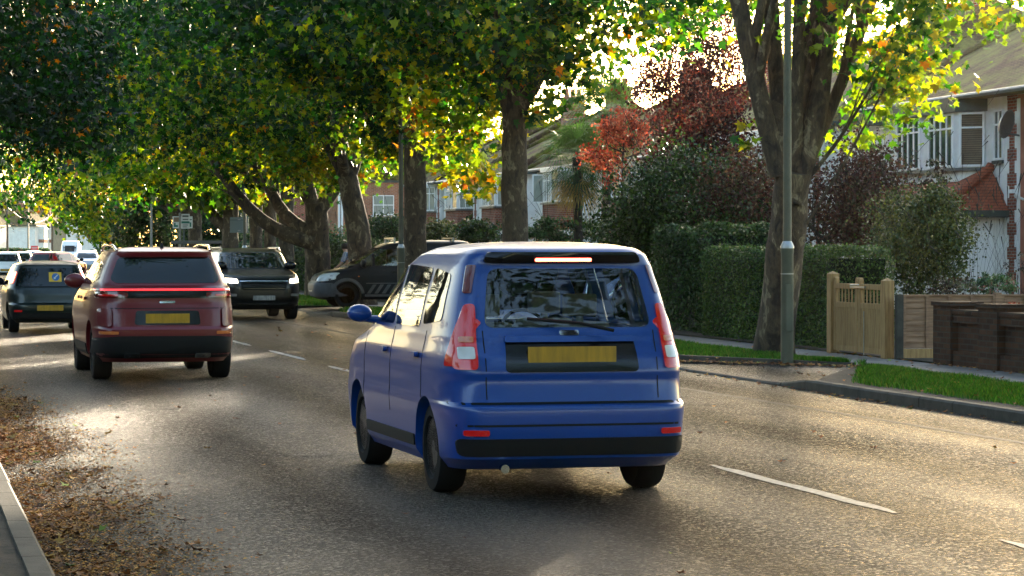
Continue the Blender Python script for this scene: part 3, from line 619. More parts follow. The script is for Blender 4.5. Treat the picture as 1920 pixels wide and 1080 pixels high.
# left side of the road: dark overhanging crowns
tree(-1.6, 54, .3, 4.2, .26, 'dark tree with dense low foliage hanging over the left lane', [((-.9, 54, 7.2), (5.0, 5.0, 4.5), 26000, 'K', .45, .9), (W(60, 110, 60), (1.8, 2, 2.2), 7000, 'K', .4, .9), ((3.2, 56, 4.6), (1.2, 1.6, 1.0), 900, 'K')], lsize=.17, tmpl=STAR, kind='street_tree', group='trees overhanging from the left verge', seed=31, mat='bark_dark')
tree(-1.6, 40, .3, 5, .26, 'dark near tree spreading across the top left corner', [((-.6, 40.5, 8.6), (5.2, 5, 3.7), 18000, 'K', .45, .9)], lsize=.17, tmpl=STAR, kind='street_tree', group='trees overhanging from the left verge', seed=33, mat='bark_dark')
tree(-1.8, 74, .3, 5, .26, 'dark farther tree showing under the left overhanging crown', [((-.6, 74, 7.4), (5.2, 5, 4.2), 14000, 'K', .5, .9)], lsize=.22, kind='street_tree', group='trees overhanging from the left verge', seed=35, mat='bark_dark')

# unseen avenue trees, added to block sky light on road and cars
for x, y, lb in ((-1.8, 21, 'unseen left verge tree added above the camera'), (-1.8, 3, 'unseen left verge tree added just behind the camera'), (-1.8, -16, 'unseen left verge tree added farther behind the camera'), (-1.8, -36, 'last unseen left verge tree added behind the camera'),
                 (13.0, 13, 'unseen right verge plane tree added nearest the camera'), (13.0, -8, 'unseen right verge plane tree added behind the camera'), (13.0, -30, 'last unseen plane tree added on the right verge')):
    tree(x, y, .3, 5.2, .26, lb, [((x + (1.2 if x < 0 else -1.2), y, 9.6), (7, 7, 4.3), 15000, 'D', .7, 0)], lsize=.3, tmpl=DIA, kind='street_tree', group='unseen street trees added to block sky light', seed=int(y) + 80)
# garden trees
def gtree(px, py, z, rad, n, code, label, kind='garden_tree', lsize=.12, lm='leaf_dull', r0=.14, extra=(), cat='tree', tmpl=DIA, **k):
    c = W(px, py, z); x, y = c.x, c.y; h = max(.8, c.z - rad[2] * .5); r0 = min(r0, rad[0] * .05)
    return tree(x - off(y), y, r0, h, r0 * .7, label, [(tuple(c), rad, n, code, min(.26, .22 * min(rad)), .35)] + list(extra), lsize=lsize, tmpl=tmpl, kind=kind, group=None, lm=lm, zb=.12, cat=cat, nl=k.pop('nl', 4), reach=rad[0] * .8, rise=rad[2] * .8, mat='bark_dark', **k)
gtree(1300, 170, 72, (1.7, 1.9, 2.9), 19000, 'P', 'copper beech with dark purple leaves behind the near plane tree', 'copper_beech', .1, 'leaf_red', extra=[(W(1330, 330, 71), (1.4, 1.5, 1.3), 7000, 'P')])
gtree(1168, 248, 66, (.6, .7, .52), 1700, 'R', 'small tree with salmon red leaves in front of the palm', 'red_maple', .085, 'leaf_red', extra=[(W(1120, 292, 66), (.4, .5, .25), 500, 'R', .14), (W(1150, 320, 66), (.3, .4, .3), 350, 'R', .14)], r0=.07)
gtree(1290, 375, 59, (1.75, 1.8, 1.15), 15000, 'H', 'dark green spreading yew left of the near plane trunk', 'yew_tree', .09, extra=[(W(1200, 420, 60), (.9, 1, .6), 4000, 'H'), (W(1400, 440, 57), (.8, 1, .9), 5000, 'H')])
gtree(1555, 375, 58, (1.5, 1.5, 1.45), 18000, 'U', 'purple brown shrubby tree to the right of the near plane trunk', 'plum_tree', .085, 'leaf_red', extra=[(W(1430, 390, 57), (.9, 1, 1.3), 7000, 'U')])
gtree(1725, 470, 50, (.85, 1.0, .95), 15000, 'O', 'rounded olive green bush between gate and white porch', 'large_bush', .06, extra=[(W(1735, 385, 50), (.42, .5, .35), 3500, 'O', .16), (W(1690, 420, 51), (.55, .6, .7), 5000, 'O', .2)], cat='bush')
gtree(1755, 330, 53, (.25, .3, .42), 450, 'U', 'thin young tree rising above the olive bush', 'sapling', .075, r0=.03)
gtree(275, 395, 150, (2.1, 2.3, 2.6), 9000, 'H', 'tall dark evergreen beyond the far lamp post', 'evergreen_tree', .22)
gtree(215, 425, 172, (1.9, 2, 1.7), 4500, 'M', 'yellowing garden tree left of the tall evergreen', 'yellowing_tree', .25, 'leaf')
gtree(400, 425, 130, (1.6, 1.8, 1.5), 7000, 'H', 'round dark green tree between direction sign and sign back', 'round_tree', .17)
gtree(470, 440, 128, (1.5, 1.8, 1.0), 5000, 'G', 'light green bush behind the row of upright plane trunks', 'light_bush', .16, cat='bush')
gtree(455, 375, 150, (3.2, 3, 1.8), 6000, 'Y', 'yellow leaved tree glowing behind the sign back', 'yellow_tree', .25, 'leaf')
gtree(725, 440, 98, (1.1, 1.2, .8), 6000, 'H', 'green shrub in front of the brick gable with the window', 'garden_shrub', .1, cat='bush')
gtree(820, 437, 92, (.6, .8, .5), 2500, 'O', 'low olive shrub left of the porch roof', 'garden_shrub', .1, cat='bush')
gtree(900, 436, 88, (.85, 1, .42), 5000, 'H', 'dark leaved shrub between porch roof and slender plane trunk', 'garden_shrub', .09, cat='bush')
gtree(1060, 432, 84, (1.3, 1, .42), 7000, 'G', 'pale flowering shrub right of the slender plane trunk', 'garden_shrub', .08, cat='bush')
gtree(1170, 440, 76, (.85, 1, .5), 6000, 'G', 'silvery green shrub beside the dark yew', 'garden_shrub', .08, cat='bush')
gtree(1230, 455, 70, (.6, .8, .45), 3500, 'O', 'rusty green shrub at the foot of the dark yew', 'garden_shrub', .08, cat='bush')
gtree(625, 465, 92, (.65, .8, .7), 3500, 'G', 'bright green bush between two plane trunks', 'bright_bush', .09, cat='bush')
gtree(1860, 532, 45, (.5, .6, .16), 1800, 'G', 'ferny green plant showing above the lapped fence', 'fern_plant', .05, cat='plant')
gtree(1790, 540, 44, (.35, .5, .22), 900, 'U', 'small ragged bush behind the lapped fence post', 'ragged_bush', .05, cat='bush')
gtree(1908, 495, 47, (.22, .4, .38), 260, 'U', 'bare twiggy shrub against the white porch wall', 'twiggy_shrub', .045, r0=.03, nl=9, cat='bush')
gtree(1905, 578, 35, (.16, .25, .07), 420, 'R', 'orange flowering plant behind the brick garden wall', 'orange_plant', .04, 'leaf_red', cat='plant', r0=.015)
for px, py, z, lb in ((20, 385, 430, 'hazy tree behind the far terrace chimneys'), (95, 380, 470, 'hazy taller tree behind the far terrace ridge')):
    gtree(px, py, z, (5.5, 5, 4.5), 3500, 'H', lb, 'distant_tree', .5, 'leaf')
gtree(1235, 480, 61, (1.15, 1.2, 1.0), 9000, 'H', 'loose dark laurel bush left of the overgrown hedge', 'laurel_bush', .08, cat='bush')
# palms
def palm(px, py, z, r, label):
    c = W(px, py, z); t = empty('palm_tree', (c.x, c.y, .12), 0, label, 'palm tree', None); I = Matrix.Translation((-c.x, -c.y, -.12))
    mb = MB(); mb.tube([(c.x, c.y, 0), (c.x + .05, c.y, c.z * .5), (c.x, c.y, c.z)], [.16, .14, .15], 12, wob=.12); o = mb.build('trunk', M['bark_dark'], t, smooth=50); o.data.transform(I)
    V = []; F = []; C = []
    for i in range(46):
        a = i * 2.399; el = R(75 - i * 3.3); d = Vector((math.cos(a) * math.cos(el), math.sin(a) * math.cos(el), math.sin(el))); hub = c + d * r * .55 - Vector((0, 0, max(0, i - 22) * .014 * r))
        s = d.cross(Vector((0, 0, 1))).normalized(); u = s.cross(d).normalized(); old = i > 36
        col = np.array((.3, .22, .06) if old else ((.03, .085, .02) if i > 18 else (.06, .15, .03))) * random.uniform(.8, 1.2)
        V += [c, c + s * .015, hub]; F.append((len(V) - 3, len(V) - 2, len(V) - 1)); C += [col] * 3
        for k in range(22):
            q = R(-105 + k * 10); dd = (d * math.cos(q) + s * math.sin(q) + u * .12).normalized(); L = r * (.62 + .12 * math.cos(q)); ww = s * math.cos(q) - d * math.sin(q)
            tip = hub + dd * L - Vector((0, 0, L * (.22 + .2 * random.random()))); mid = hub + dd * L * .55
            o0 = len(V); V += [hub, mid + ww * .018 * r, tip, mid - ww * .018 * r]; F.append((o0, o0 + 1, o0 + 2, o0 + 3)); C += [col * random.uniform(.8, 1.25)] * 4
    me = bpy.data.meshes.new('crown'); me.from_pydata([tuple(v) for v in V], [], F); me.materials.append(M['frond'])
    ca = me.color_attributes.new('Col', 'FLOAT_COLOR', 'POINT'); ca.data.foreach_set('color', np.concatenate([np.array(C), np.ones((len(C), 1))], 1).reshape(-1).astype(np.float32))
    o = link('fronds', me, t); me.transform(I)
palm(1135, 215, 84, 1.35, 'taller fan palm with its head against the sky')
palm(1082, 295, 82, 1.15, 'lower fan palm in front of the house eaves')

def hedge(x0, x1, y0, y1, h, n, code, label, ls=.045, name='hedge', rough=1):
    cx, cy = (x0 + x1) / 2, (y0 + y1) / 2; q = off(cy); t = empty(name, (cx + q, cy, .1), 0, label, 'hedge')
    hx, hy = (x1 - x0) / 2, (y1 - y0) / 2
    MB().box(-hx + .12, hx - .12, -hy + .12, hy - .12, 0, h - .12).build('shaded_core', M['hedge_core'], t)  # dark box: shade inside the hedge is put into its colour
    A = np.array([2 * hy * h, 2 * hy * h * .3, 2 * hx * h, 2 * hx * h * .4, 4 * hx * hy]); f = rng.choice(5, n, p=A / A.sum()); u = rng.uniform(-1, 1, n); v = rng.random(n)
    P = np.zeros((n, 3))
    for i, (a, b, c) in enumerate(((-hx, u * hy, v * h), (hx, u * hy, v * h), (u * hx, -hy, v * h), (u * hx, hy, v * h), (u * hx, (v * 2 - 1) * hy, h))):
        m = f == i
        for j, s in enumerate((a, b, c)): P[m, j] = s[m] if hasattr(s, '__len__') else s
    bumpy = vnoise(P, 2.2, 4) * .09 + vnoise(P, 6, 8) * .04; cen = P * np.array([.6, .9, .6]); dv = P - cen; dv /= np.linalg.norm(dv, axis=1)[:, None] + 1e-6
    # rounded shoulders
    e = np.clip((P[:, 2] - (h - .2)) / .2, 0, 1); P[:, 0] *= 1 - .12 * e ** 2; P += dv * (bumpy * rough + rng.normal(0, .035, n))[:, None]; P[:, 2] = np.clip(P[:, 2], .02, None)
    leaf_mesh('foliage', P, ls, pal(code, np.clip(rng.random(n) * .7 + .15 + vnoise(P, 3, 2) * .3, 0, 1)), M['leaf_dull'], DIA, parent=t)
    return t
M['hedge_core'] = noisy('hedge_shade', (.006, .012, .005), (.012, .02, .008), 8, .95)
hedge(14.2, 15.3, 39.5, 46.2, 1.55, 42000, 'G2', 'neatly clipped low hedge behind the wooden gate', .045)
hedge(14.5, 16.0, 46.8, 50.4, 1.95, 18000, 'H', 'taller dark overgrown hedge left of the clipped one', .065, rough=2.6)
hedge(14.4, 15.6, 77, 100, 1.8, 14000, 'H', 'green hedge behind the plane trunks and the parked van', .1)
hedge(14.4, 15.8, 104, 150, 1.7, 9000, 'H', 'long hedge behind the bus shelter', .16)

# ------------------------------------------------------------------ houses
def window(parent, o, u, w, h, cols=3, transom=.28, pane='net', frame='upvc', dep=.03, ft=.05, sub=None):
    """frame with mullions and transom standing proud of a wall facet, one pane sheet behind it"""
    o = Vector(o); u = Vector((u[0], u[1], 0)).normalized(); n = Vector((u.y, -u.x, 0)); z = Vector((0, 0, 1)); mb = MB()
    def bar(x0, x1, z0, z1, d=0): mb.obox(o + u * (x0 + x1) / 2 + z * (z0 + z1) / 2 + n * (dep / 2 + d), u, z, n, (x1 - x0) / 2, (z1 - z0) / 2, dep / 2 + .012)
    bar(0, w, 0, ft, .012); bar(0, w, h - ft, h); bar(0, ft, ft, h - ft); bar(w - ft, w, ft, h - ft)
    for i in range(1, cols):
        x = w * i / cols; bar(x - ft * .42, x + ft * .42, ft, h - ft, -.004)
    if transom:
        zt = h * (1 - transom); bar(ft, w - ft, zt - ft * .45, zt + ft * .45, .004)
    f = mb.build('window', M[frame], parent)
    MB().obox(o + u * w / 2 + z * h / 2 + n * .008, u, z, n, w / 2 - .01, h / 2 - .01, .004).build('pane', M[pane], f)
    return f
def facets(cx, w, p, c): return [(cx - w / 2, 0), (cx - w / 2 + c, -p), (cx + w / 2 - c, -p), (cx + w / 2, 0)]
def house(label, loc, rz, Wd, D, eave, ridge, wall='white', roof='tile', hipL=3.5, hipR=3.5, bays=(), chim=(), piers=(), over=.35, zwin=(3.5, 4.72), detail=True, mid='brick', group=None, kind='house'):
    t = empty(kind, loc, rz, label, 'house', group)
    mb = MB(); mb.box(0, Wd, 0, D, 0, eave); mb.build('wall', M[wall], t)
    y0, y1, x0, x1, ym = -over, D + over, -over if hipL else -.1, Wd + over if hipR else Wd + .1, D / 2
    a, b = (max(hipL, .0) + x0 if hipL else x0), (x1 - hipR if hipR else x1); e = eave - .02
    V = [(x0, y0, e), (x1, y0, e), (x1, y1, e), (x0, y1, e), (a, ym, ridge), (b, ym, ridge), (x0, y0, e - .12), (x1, y0, e - .12), (x1, y1, e - .12), (x0, y1, e - .12)]
    mb = MB(); mb.add(V, [(0, 1, 5, 4), (1, 2, 5), (2, 3, 4, 5), (3, 0, 4), (6, 7, 8, 9)], 0); mb.add(V, [(0, 1, 7, 6), (1, 2, 8, 7), (2, 3, 9, 8), (3, 0, 6, 9)], 1)
    rf = mb.build('roof', [M[roof], M['fascia']], t)
    if detail:
        mb = MB()
        for p, q in ((4, 5), (0, 4), (1, 5)):
            P, Q = Vector(V[p]), Vector(V[q]); n = max(2, int((Q - P).length / .33))
            for i in range(n):
                A, B = P.lerp(Q, i / n), P.lerp(Q, (i + .97) / n); mb.tube([A + Vector((0, 0, .03)), B + Vector((0, 0, .06))], [.09, .115], 7)
        mb.build('ridge_tiles', M[roof], rf)
        MB().tube([(x0, y0 - .06, e - .06), (x1, y0 - .06, e - .06)], .065, 8).build('gutter', M['gutter'], t)
    for cx, w, p, c, spec in bays:
        F = facets(cx, w, p, c); pr = [(x, y + (.002 if i in (0, 3) else 0)) for i, (x, y) in enumerate(F)]
        F3 = [(F[0][0], .05)] + F[1:3] + [(F[3][0], .05)]
        by = MB().prism(F3, 0, eave - .16).build('bay', M['white'], t)
        ex = .03; G = [(F[0][0] - ex * .5, .05), (F[1][0] - ex * .4, F[1][1] - ex), (F[2][0] + ex * .4, F[2][1] - ex), (F[3][0] + ex * .5, .05)]
        if mid: MB().prism(G, spec.get('b0', 2.4), zwin[0] - .1).build('brick_band', M[mid], by)
        H = [(F[0][0] - .1, .05), (F[1][0] - .08, F[1][1] - .12), (F[2][0] + .08, F[2][1] - .12), (F[3][0] + .1, .05)]
        MB().prism(H, zwin[0] - .1, zwin[0] - .03).build('sill', M['gutter' if detail else 'upvc'], by)
        MB().prism(H, zwin[1] + .02, eave - .15 + .06).build('lintel', M['fascia' if spec.get('dark') else 'upvc'], by)
        for k, (P, Q) in enumerate(zip(F, F[1:])):
            P, Q = Vector((*P, 0)), Vector((*Q, 0)); L = (Q - P).length; u = (Q - P) / L
            for w0, w1, cols, pane in spec['win'][k]:
                window(by, P + u * L * w0 + Vector((0, 0, zwin[0])), u, L * (w1 - w0), zwin[1] - zwin[0], cols, .28, pane)
                if detail and spec.get('ground', True): window(by, P + u * L * w0 + Vector((0, 0, .9)), u, L * (w1 - w0), 1.35, cols, .28, pane)
    for x, w, q in piers:
        MB().box(x, x + w, -.06, .3, 0, eave - .15).build('brick_pier', M['brick'], t)
        for sd in (0, 1):
            mb = MB(); z = .1; i = 0
            while z < eave - .5:
                d = .14 if i % 2 else .02
                if sd == 0: mb.box(x - .16, x + d, -.067, .1, z, z + .3)
                else: mb.box(x + w - d, x + w + .16, -.067, .1, z, z + .3)
                z += .3; i += 1
            mb.build('quoins', M['white'], t)
    for x, y, w, d, z0, z1, n in chim:
        mb = MB(); mb.box(x - w / 2, x + w / 2, y - d / 2, y + d / 2, z0, z1 - .15); mb.box(x - w / 2 - .06, x + w / 2 + .06, y - d / 2 - .06, y + d / 2 + .06, z1 - .15, z1)
        c = mb.build('chimney', M['brick'], t)
        for i in range(n):
            xx = x + (i - (n - 1) / 2) * w / max(n, 1) * .9 if w > d else x; yy = y if w > d else y + (i - (n - 1) / 2) * d / max(n, 1) * .9
            MB().lathe([(.11, z1), (.13, z1 + .05), (.1, z1 + .35), (.12, z1 + .4)], 10, c=(xx, yy, 0)).build('chimney_pot', M['pot'], c)
    return t
NB = R(-90)
net = {'win': [[(.08, .9, 1, 'net')], [(.03, .47, 4, 'net'), (.53, .97, 1, 'net')], [(.08, .92, 2, 'net')]]}
# nearest house: front windows, blind window, narrow window, tiled lean-to and white porch
hA = house('cream rendered house with satellite dish at the right edge', (26.55, 69.0, .12), NB, 17, 13, 5.45, 9.3, 'white', 'tile_pale', 2.4, 4.5,
           [(4.0, 5.4, .55, .5, {'dark': True, 'b0': 3.3, 'ground': False, 'win': [[(.1, .9, 1, 'pane')], [(.05, .42, 4, 'pane'), (.56, .93, 4, 'pane')], [(.06, .94, 1, 'blind')]]})],
           [], [(8.1, .62, 0)], .55, (3.62, 4.98), mid=None)
window(hA, (7.25, -.012, 3.75), (1, 0), .55, 1.25, 2, .3, 'pane'); MB().box(7.2, 7.85, -.08, 0.01, 3.66, 3.74).build('sill', M['fascia'], hA)
MB().box(8.73, 16.9, -.05, .2, .0, 5.3).build('red_wall', M['render_red'], hA)
MB().box(.6, 7.9, -1.45, .04, 0, 2.42).build('porch', M['white'], hA)
mb = MB(); e0, e1 = .3, 8.25
V = [(e0, -1.8, 2.5), (e1, -1.8, 2.5), (e1, 0, 2.5), (e0, 0, 2.5), (e0 + .9, -.05, 3.55), (e1 - 1.15, -.05, 3.55), (e0, -1.8, 2.33), (e1, -1.8, 2.33), (e1, 0, 2.33), (e0, 0, 2.33)]
mb.add(V, [(0, 1, 5, 4), (1, 2, 5), (3, 0, 4), (6, 7, 8, 9), (2, 3, 4, 5)]); mb.add(V, [(0, 1, 7, 6), (1, 2, 8, 7), (3, 0, 6, 9)], 1)
lr = mb.build('porch_roof', [M['tile_red'], M['fascia']], hA)
mb = MB(); A, B = Vector(V[1]), Vector(V[5])
for i in range(9): mb.tube([A.lerp(B, i / 9) + Vector((0, 0, .02)), A.lerp(B, (i + .96) / 9) + Vector((0, 0, .06))], [.1, .13], 7)
mb.build('hip_tiles', M['tile_red'], lr)
MB().box(7.86, 7.905, -1.0, -.35, .3, 2.0).build('porch_door', M['upvc'], hA)
mb = MB(); mb.lathe([(.02, 0), (.3, .05), (.36, .12), (.345, .13), (.27, .06), (.02, .02)], 20, 'y'); d1 = mb.build('satellite_dish', M['gutter'], hA, smooth=40); d1.location = (8.85, -.5, 4.6); d1.rotation_euler = (R(-15), 0, R(-50))
MB().tube([(8.85, -.06, 4.3), (8.85, -.4, 4.35), (8.85, -.48, 4.55)], .025, 8).build('bracket', M['gutter'], hA)
MB().box(8.95, 9.25, -.42, -.3, 2.9, 2.99).tube([(9.1, -.06, 2.75), (9.1, -.3, 2.85)], .03, 8).build('security_camera', M['upvc'], hA)
house('second house with pale tiled hip roof behind the near plane leaves', (26.6, 87.5, .1), NB, 14, 14, 5.3, 9.4, 'white', 'tile_pale', 5, 5, [(9, 4.4, .6, .5, net), (3.5, 4, .6, .5, net)], [(8, 7, .9, .9, 8.5, 10.2, 3)], [(12.4, .6, 0)])
grp = 'bay windowed houses with mossy hipped roofs'
def bayhouse(yb, label, cols=4, opn=False, W_=9.0, ch=True):
    sp = {'win': [[(.1, .9, 1, 'net')], [(.03, .47, cols, 'net'), (.53, .97, 1, 'net')], [(.1, .9, 2, 'net')]]}
    h = house(label, (26.95 + random.uniform(-.1, .1), yb + 5.2, .1), NB, W_, 12, 5.0, 8.3, 'white', 'tile', 3.6, 3.6, [(5.2, 3.9, .65, .55, sp)], [(6.8, 5, .8, 1.0, 6.6, 8.9, 3)] if ch else [], [(7.55, .62, 0)], group=grp)
    return h
hB = bayhouse(106.7, 'bay windowed house with an open casement behind the palm')
f = window(hB, (2.75, -.35, 3.5), (-.25, -1), .5, 1.2, 1, 0, 'net')
bayhouse(97.5, 'house hidden behind palm and copper beech, showing only its roof')
bayhouse(118.3, 'bay windowed house partly behind the slender plane trunk', 3, W_=8.6)
hD = bayhouse(127, 'bay windowed house with the steep porch gable in front', 4, W_=8.0)
mb = MB(); mb.add([(1.5, -2.6, 1.3), (1.5, 0, 3.3), (1.7, -2.6, 1.15), (1.7, 0, 3.15), (7.2, -2.6, 1.3), (7.2, 0, 3.3), (7.2, -2.6, 1.15), (7.2, 0, 3.15)], [(0, 1, 5, 4), (2, 3, 7, 6), (0, 2, 6, 4), (4, 6, 7, 5), (0, 1, 3, 2)])
mb.build('porch_roof', M['tile'], hD)
bayhouse(135.5, 'farthest bay windowed house beside the trunk with patchy bark', 3, W_=8.2, ch=False)
hF = house('orange brick house with a white sash window in its side wall', (24.0, 158, .1), NB, 11, 12, 5.4, 9.0, 'orange_brick', 'tile', 0, 0, [], [(6, 6, 1, 1, 8, 10.2, 3)], mid=None)
MB().add([(11.02, 0, 5.3), (11.02, 12, 5.3), (11.02, 6, 8.85), (10.6, 0, 5.3), (10.6, 12, 5.3), (10.6, 6, 8.85)], [(0, 1, 2), (5, 4, 3), (0, 3, 4, 1), (1, 4, 5, 2), (2, 5, 3, 0)]).build('gable', M['orange_brick'], hF)
window(hF, (11.02, 1.95, 3.45), (0, 1), 1.2, 1.1, 2, .5, 'net'); MB().box(11, 11.12, 1.85, 3.25, 3.33, 3.43).build('sill', M['upvc'], hF)
MB().box(11.03, 11.15, .15, .25, 0, 5.2).build('drainpipe', M['upvc'], hF)
MB().box(11.0, 11.08, -.02, .1, 0, 5.2).build('white_corner', M['upvc'], hF)
house('red brick house glimpsed between the dark plane trunks', (24, 185, .1), NB, 12, 12, 5.3, 8.6, 'brick', 'tile', 0, 0, [(6, 4, .6, .5, net)], [], detail=False)
house('far brick house behind the sign back', (26, 215, .1), NB, 14, 12, 5.3, 8.6, 'brick', 'tile', 3, 3, [(6, 4, .6, .5, net)], [], detail=False)
# far terrace on the outside of the bend, lit by the low sun
tn = {'win': [[], [(.08, .92, 2, 'pane')], []]}
q = W(66, 465, 400); th = R(70); g2 = 'distant sunlit terrace'
lab = ['corner end of the far sunlit terrace with a grey hipped roof', 'far sunlit terraced house second from its grey corner', 'far sunlit terraced house third from the grey corner', 'far end house of the sunlit terrace nearest the white van']
for i in range(4):
    p = q + Vector((math.cos(th), math.sin(th), 0)) * 11.5 * i; c = [(2, 2.5, .6, 1.6, 5.5, 8.2, 4), (10.5, 3.5, .6, 1.6, 5.5, 8.0, 4)]
    house(lab[i], (p.x, p.y, .1), th, 11.4, 8, 5.0, 7.9, 'white', 'tile_pale', 4 if i == 0 else 0, 4 if i == 3 else 0, [(3, 2.6, .7, .4, tn), (8.4, 2.6, .7, .4, tn)], c, detail=False, zwin=(3.0, 4.4), group=g2)
p = W(30, 465, 470); house('tall roofed far house rising behind the terrace chimneys', (p.x, p.y, .1), th, 26, 9, 7.0, 10.6, 'white', 'tile_pale', 0, 0, [], [(3, 3, .7, 2, 9, 11.6, 5), (14, 3, .7, 2, 9, 11.6, 5)], detail=False)
p = W(156, 465, 372); house('brown side walled house beyond the white van', (p.x, p.y, .1), R(200), 4.5, 9, 4.6, 7.2, 'pale_brown', 'tile', 2, 2, [], [], detail=False)
p = W(176, 465, 330); house('white bay fronted far house under the yellowing leaves', (p.x - 1.5, p.y, .1), R(10), 4.5, 8, 5.2, 7.4, 'white', 'tile', 2, 2, [(2.2, 2.6, .6, .4, tn)], [], detail=False, zwin=(3.1, 4.4))
p = W(-12, 465, 300); house('gabled cottage at the left edge beyond the traffic', (p.x, p.y, .1), th, 5, 5, 4.2, 6.6, 'white', 'tile', 0, 0, [], [(2.5, 2.5, .6, 1, 6, 7.6, 2)], detail=False)

for i, lb in enumerate(('unseen left side house added behind the camera', 'unseen left side house added level with the camera', 'unseen left side house added a little ahead of the camera')):  # unseen houses, added to block low sky in car reflections
    house(lb, (-20, -34 + i * 22, .1), R(90), 19, 10, 5.3, 8.8, 'brick', 'tile', 4, 4, [(5, 4, .6, .5, tn), (14, 4, .6, .5, tn)], [], detail=False, group='unseen houses added to block low sky')

for i, lb in enumerate(('unseen left side house added beyond the overhanging tree', 'unseen left side house added farther up the road', 'far left side house added out of view')):  # more unseen houses, added for the car sides to reflect
    house(lb, (-20, 33 + i * 26, .1), R(90), 22, 10, 5.3, 8.8, 'brick', 'tile', 4, 4, [(5, 4, .6, .5, tn), (14, 4, .6, .5, tn)], [], detail=False, group='unseen houses added to block low sky')
hedge(-7.5, -6, -30, 120, 2.6, 16000, 'H', 'long unseen hedge added along the left footway', .3)  # unseen hedge, added to darken reflections in the car sides

# ------------------------------------------------------------------ gate, fence, garden wall
gx = 13.86; gY0, gY1 = atx(1664, gx), atx(1562, gx)
g = empty('driveway_gate', (gx, gY0, .11), 0, 'pair of oak driveway gates with open pickets along the top', 'gate'); L = gY1 - gY0
def board_leaf(y0, y1, name):
    mb = MB(); z0 = .05
    
    for ya in (y0, y1 - .09): MB().box(-.03, .03, ya, ya + .09, z0, 1.06).build('stile', M['oak'], g, bevel=.004)
    for za, zb in ((.98, 1.06), (.7, .78), (z0, .13)): MB().box(-.028, .028, y0 + .09, y1 - .09, za, zb).build('rail', M['oak'], g, bevel=.004)
    n = 14; w_ = (y1 - y0 - .18) / n; mb = MB()
    for i in range(n): mb.box(-.022, .01, y0 + .09 + i * w_ + .004, y0 + .09 + (i + 1) * w_ - .004, .13, .7)
    mb.build('boards', M['oak'], g, bevel=.003)
    n = 6; s = (y1 - y0 - .18) / n
    for i in range(n): MB().box(-.007, .007, y0 + .09 + s * (i + .36), y0 + .09 + s * (i + .62), .78, .98).build('picket', M['oak'], g)
board_leaf(.1, L / 2 - .01, 'a'); board_leaf(L / 2 + .01, L - .1, 'b')
for yy, h in ((0, 1.12), (L, 1.2)):
    mb = MB(); mb.box(-.07, .07, yy - .09, yy + .09, 0, h); mb.add([(-.07, yy - .09, h), (.07, yy - .09, h), (.07, yy + .09, h), (-.07, yy + .09, h), (0, yy, h + .04)], [(0, 1, 4), (1, 2, 4), (2, 3, 4), (3, 0, 4)]); mb.build('post', M['oak'], g, bevel=.006)
for yy in (L / 2 - .06, L / 2 + .06, L - .16):
    mb = MB(); P = [(yy - .045, 1.06), (yy + .045, 1.06), (yy + .045, 1.1), (yy + .03, 1.14), (yy, 1.155), (yy - .03, 1.14), (yy - .045, 1.1)]
    mb.add([(-.028, a, b) for a, b in P] + [(.028, a, b) for a, b in P], [tuple(range(7)), tuple(range(7, 14))[::-1]] + [(i, (i + 1) % 7, (i + 1) % 7 + 7, i + 7) for i in range(7)]); mb.build('stile_head', M['oak'], g)
MB().box(-.06, -.03, L / 2 - .35, L / 2 + .25, 1.0, 1.03).tube([(-.07, L / 2 + .2, 1.04), (-.09, L / 2 - .2, 1.05)], .012, 8).build('latch', M['steel'], g)
MB().tube([(-.035, L * .38, .02), (-.035, L * .38, .66)], .008, 6).build('drop_bolt', M['steel'], g)

f = empty('lapped_fence', (13.93, gY0 - .28, .11), R(0), 'weathered larch lap fence panels joining the gate post to the brick wall', 'fence')
xs = [0, 1.5, 3.33, 5.16]
for i, x0 in enumerate(xs):
    mb = MB(); mb.box(x0 - .05, x0 + .05, -.05, .05, 0, .95 if i else .93); mb.build('fence_post', M['kerb'] if i == 0 else M['fence_wood'], f, bevel=.006)
for x0, x1 in zip(xs, xs[1:]):
    MB().box(x0 + .05, x1 - .05, -.02, .02, 0.0, .15).build('gravel_board', M['oak'], f)
    mb = MB(); n = 9
    for k in range(n):
        za = .16 + k * .082; r = random.uniform(-.006, .006)
        mb.add([(x0 + .05, -.022, za + r), (x1 - .05, -.022, za - r), (x1 - .05, -.004, za + .095), (x0 + .05, -.004, za + .095), (x0 + .05, -.014, za + r), (x1 - .05, -.014, za - r), (x1 - .05, .003, za + .095), (x0 + .05, .003, za + .095)],
               [(0, 1, 2, 3), (7, 6, 5, 4), (0, 4, 5, 1), (1, 5, 6, 2), (2, 6, 7, 3), (3, 7, 4, 0)])
    mb.build('slats', M['fence_wood'], f)
    nb = max(3, round((x1 - x0) / .38))
    for k in range(nb + 1):
        xx = x0 + .07 + (x1 - x0 - .14) * k / nb; MB().box(xx - .017, xx + .017, -.045, -.022, .16, .9).build('batten', M['fence_wood'], f)
    MB().box(x0 + .05, x1 - .05, -.035, .015, .9, .925).build('capping', M['fence_wood'], f)

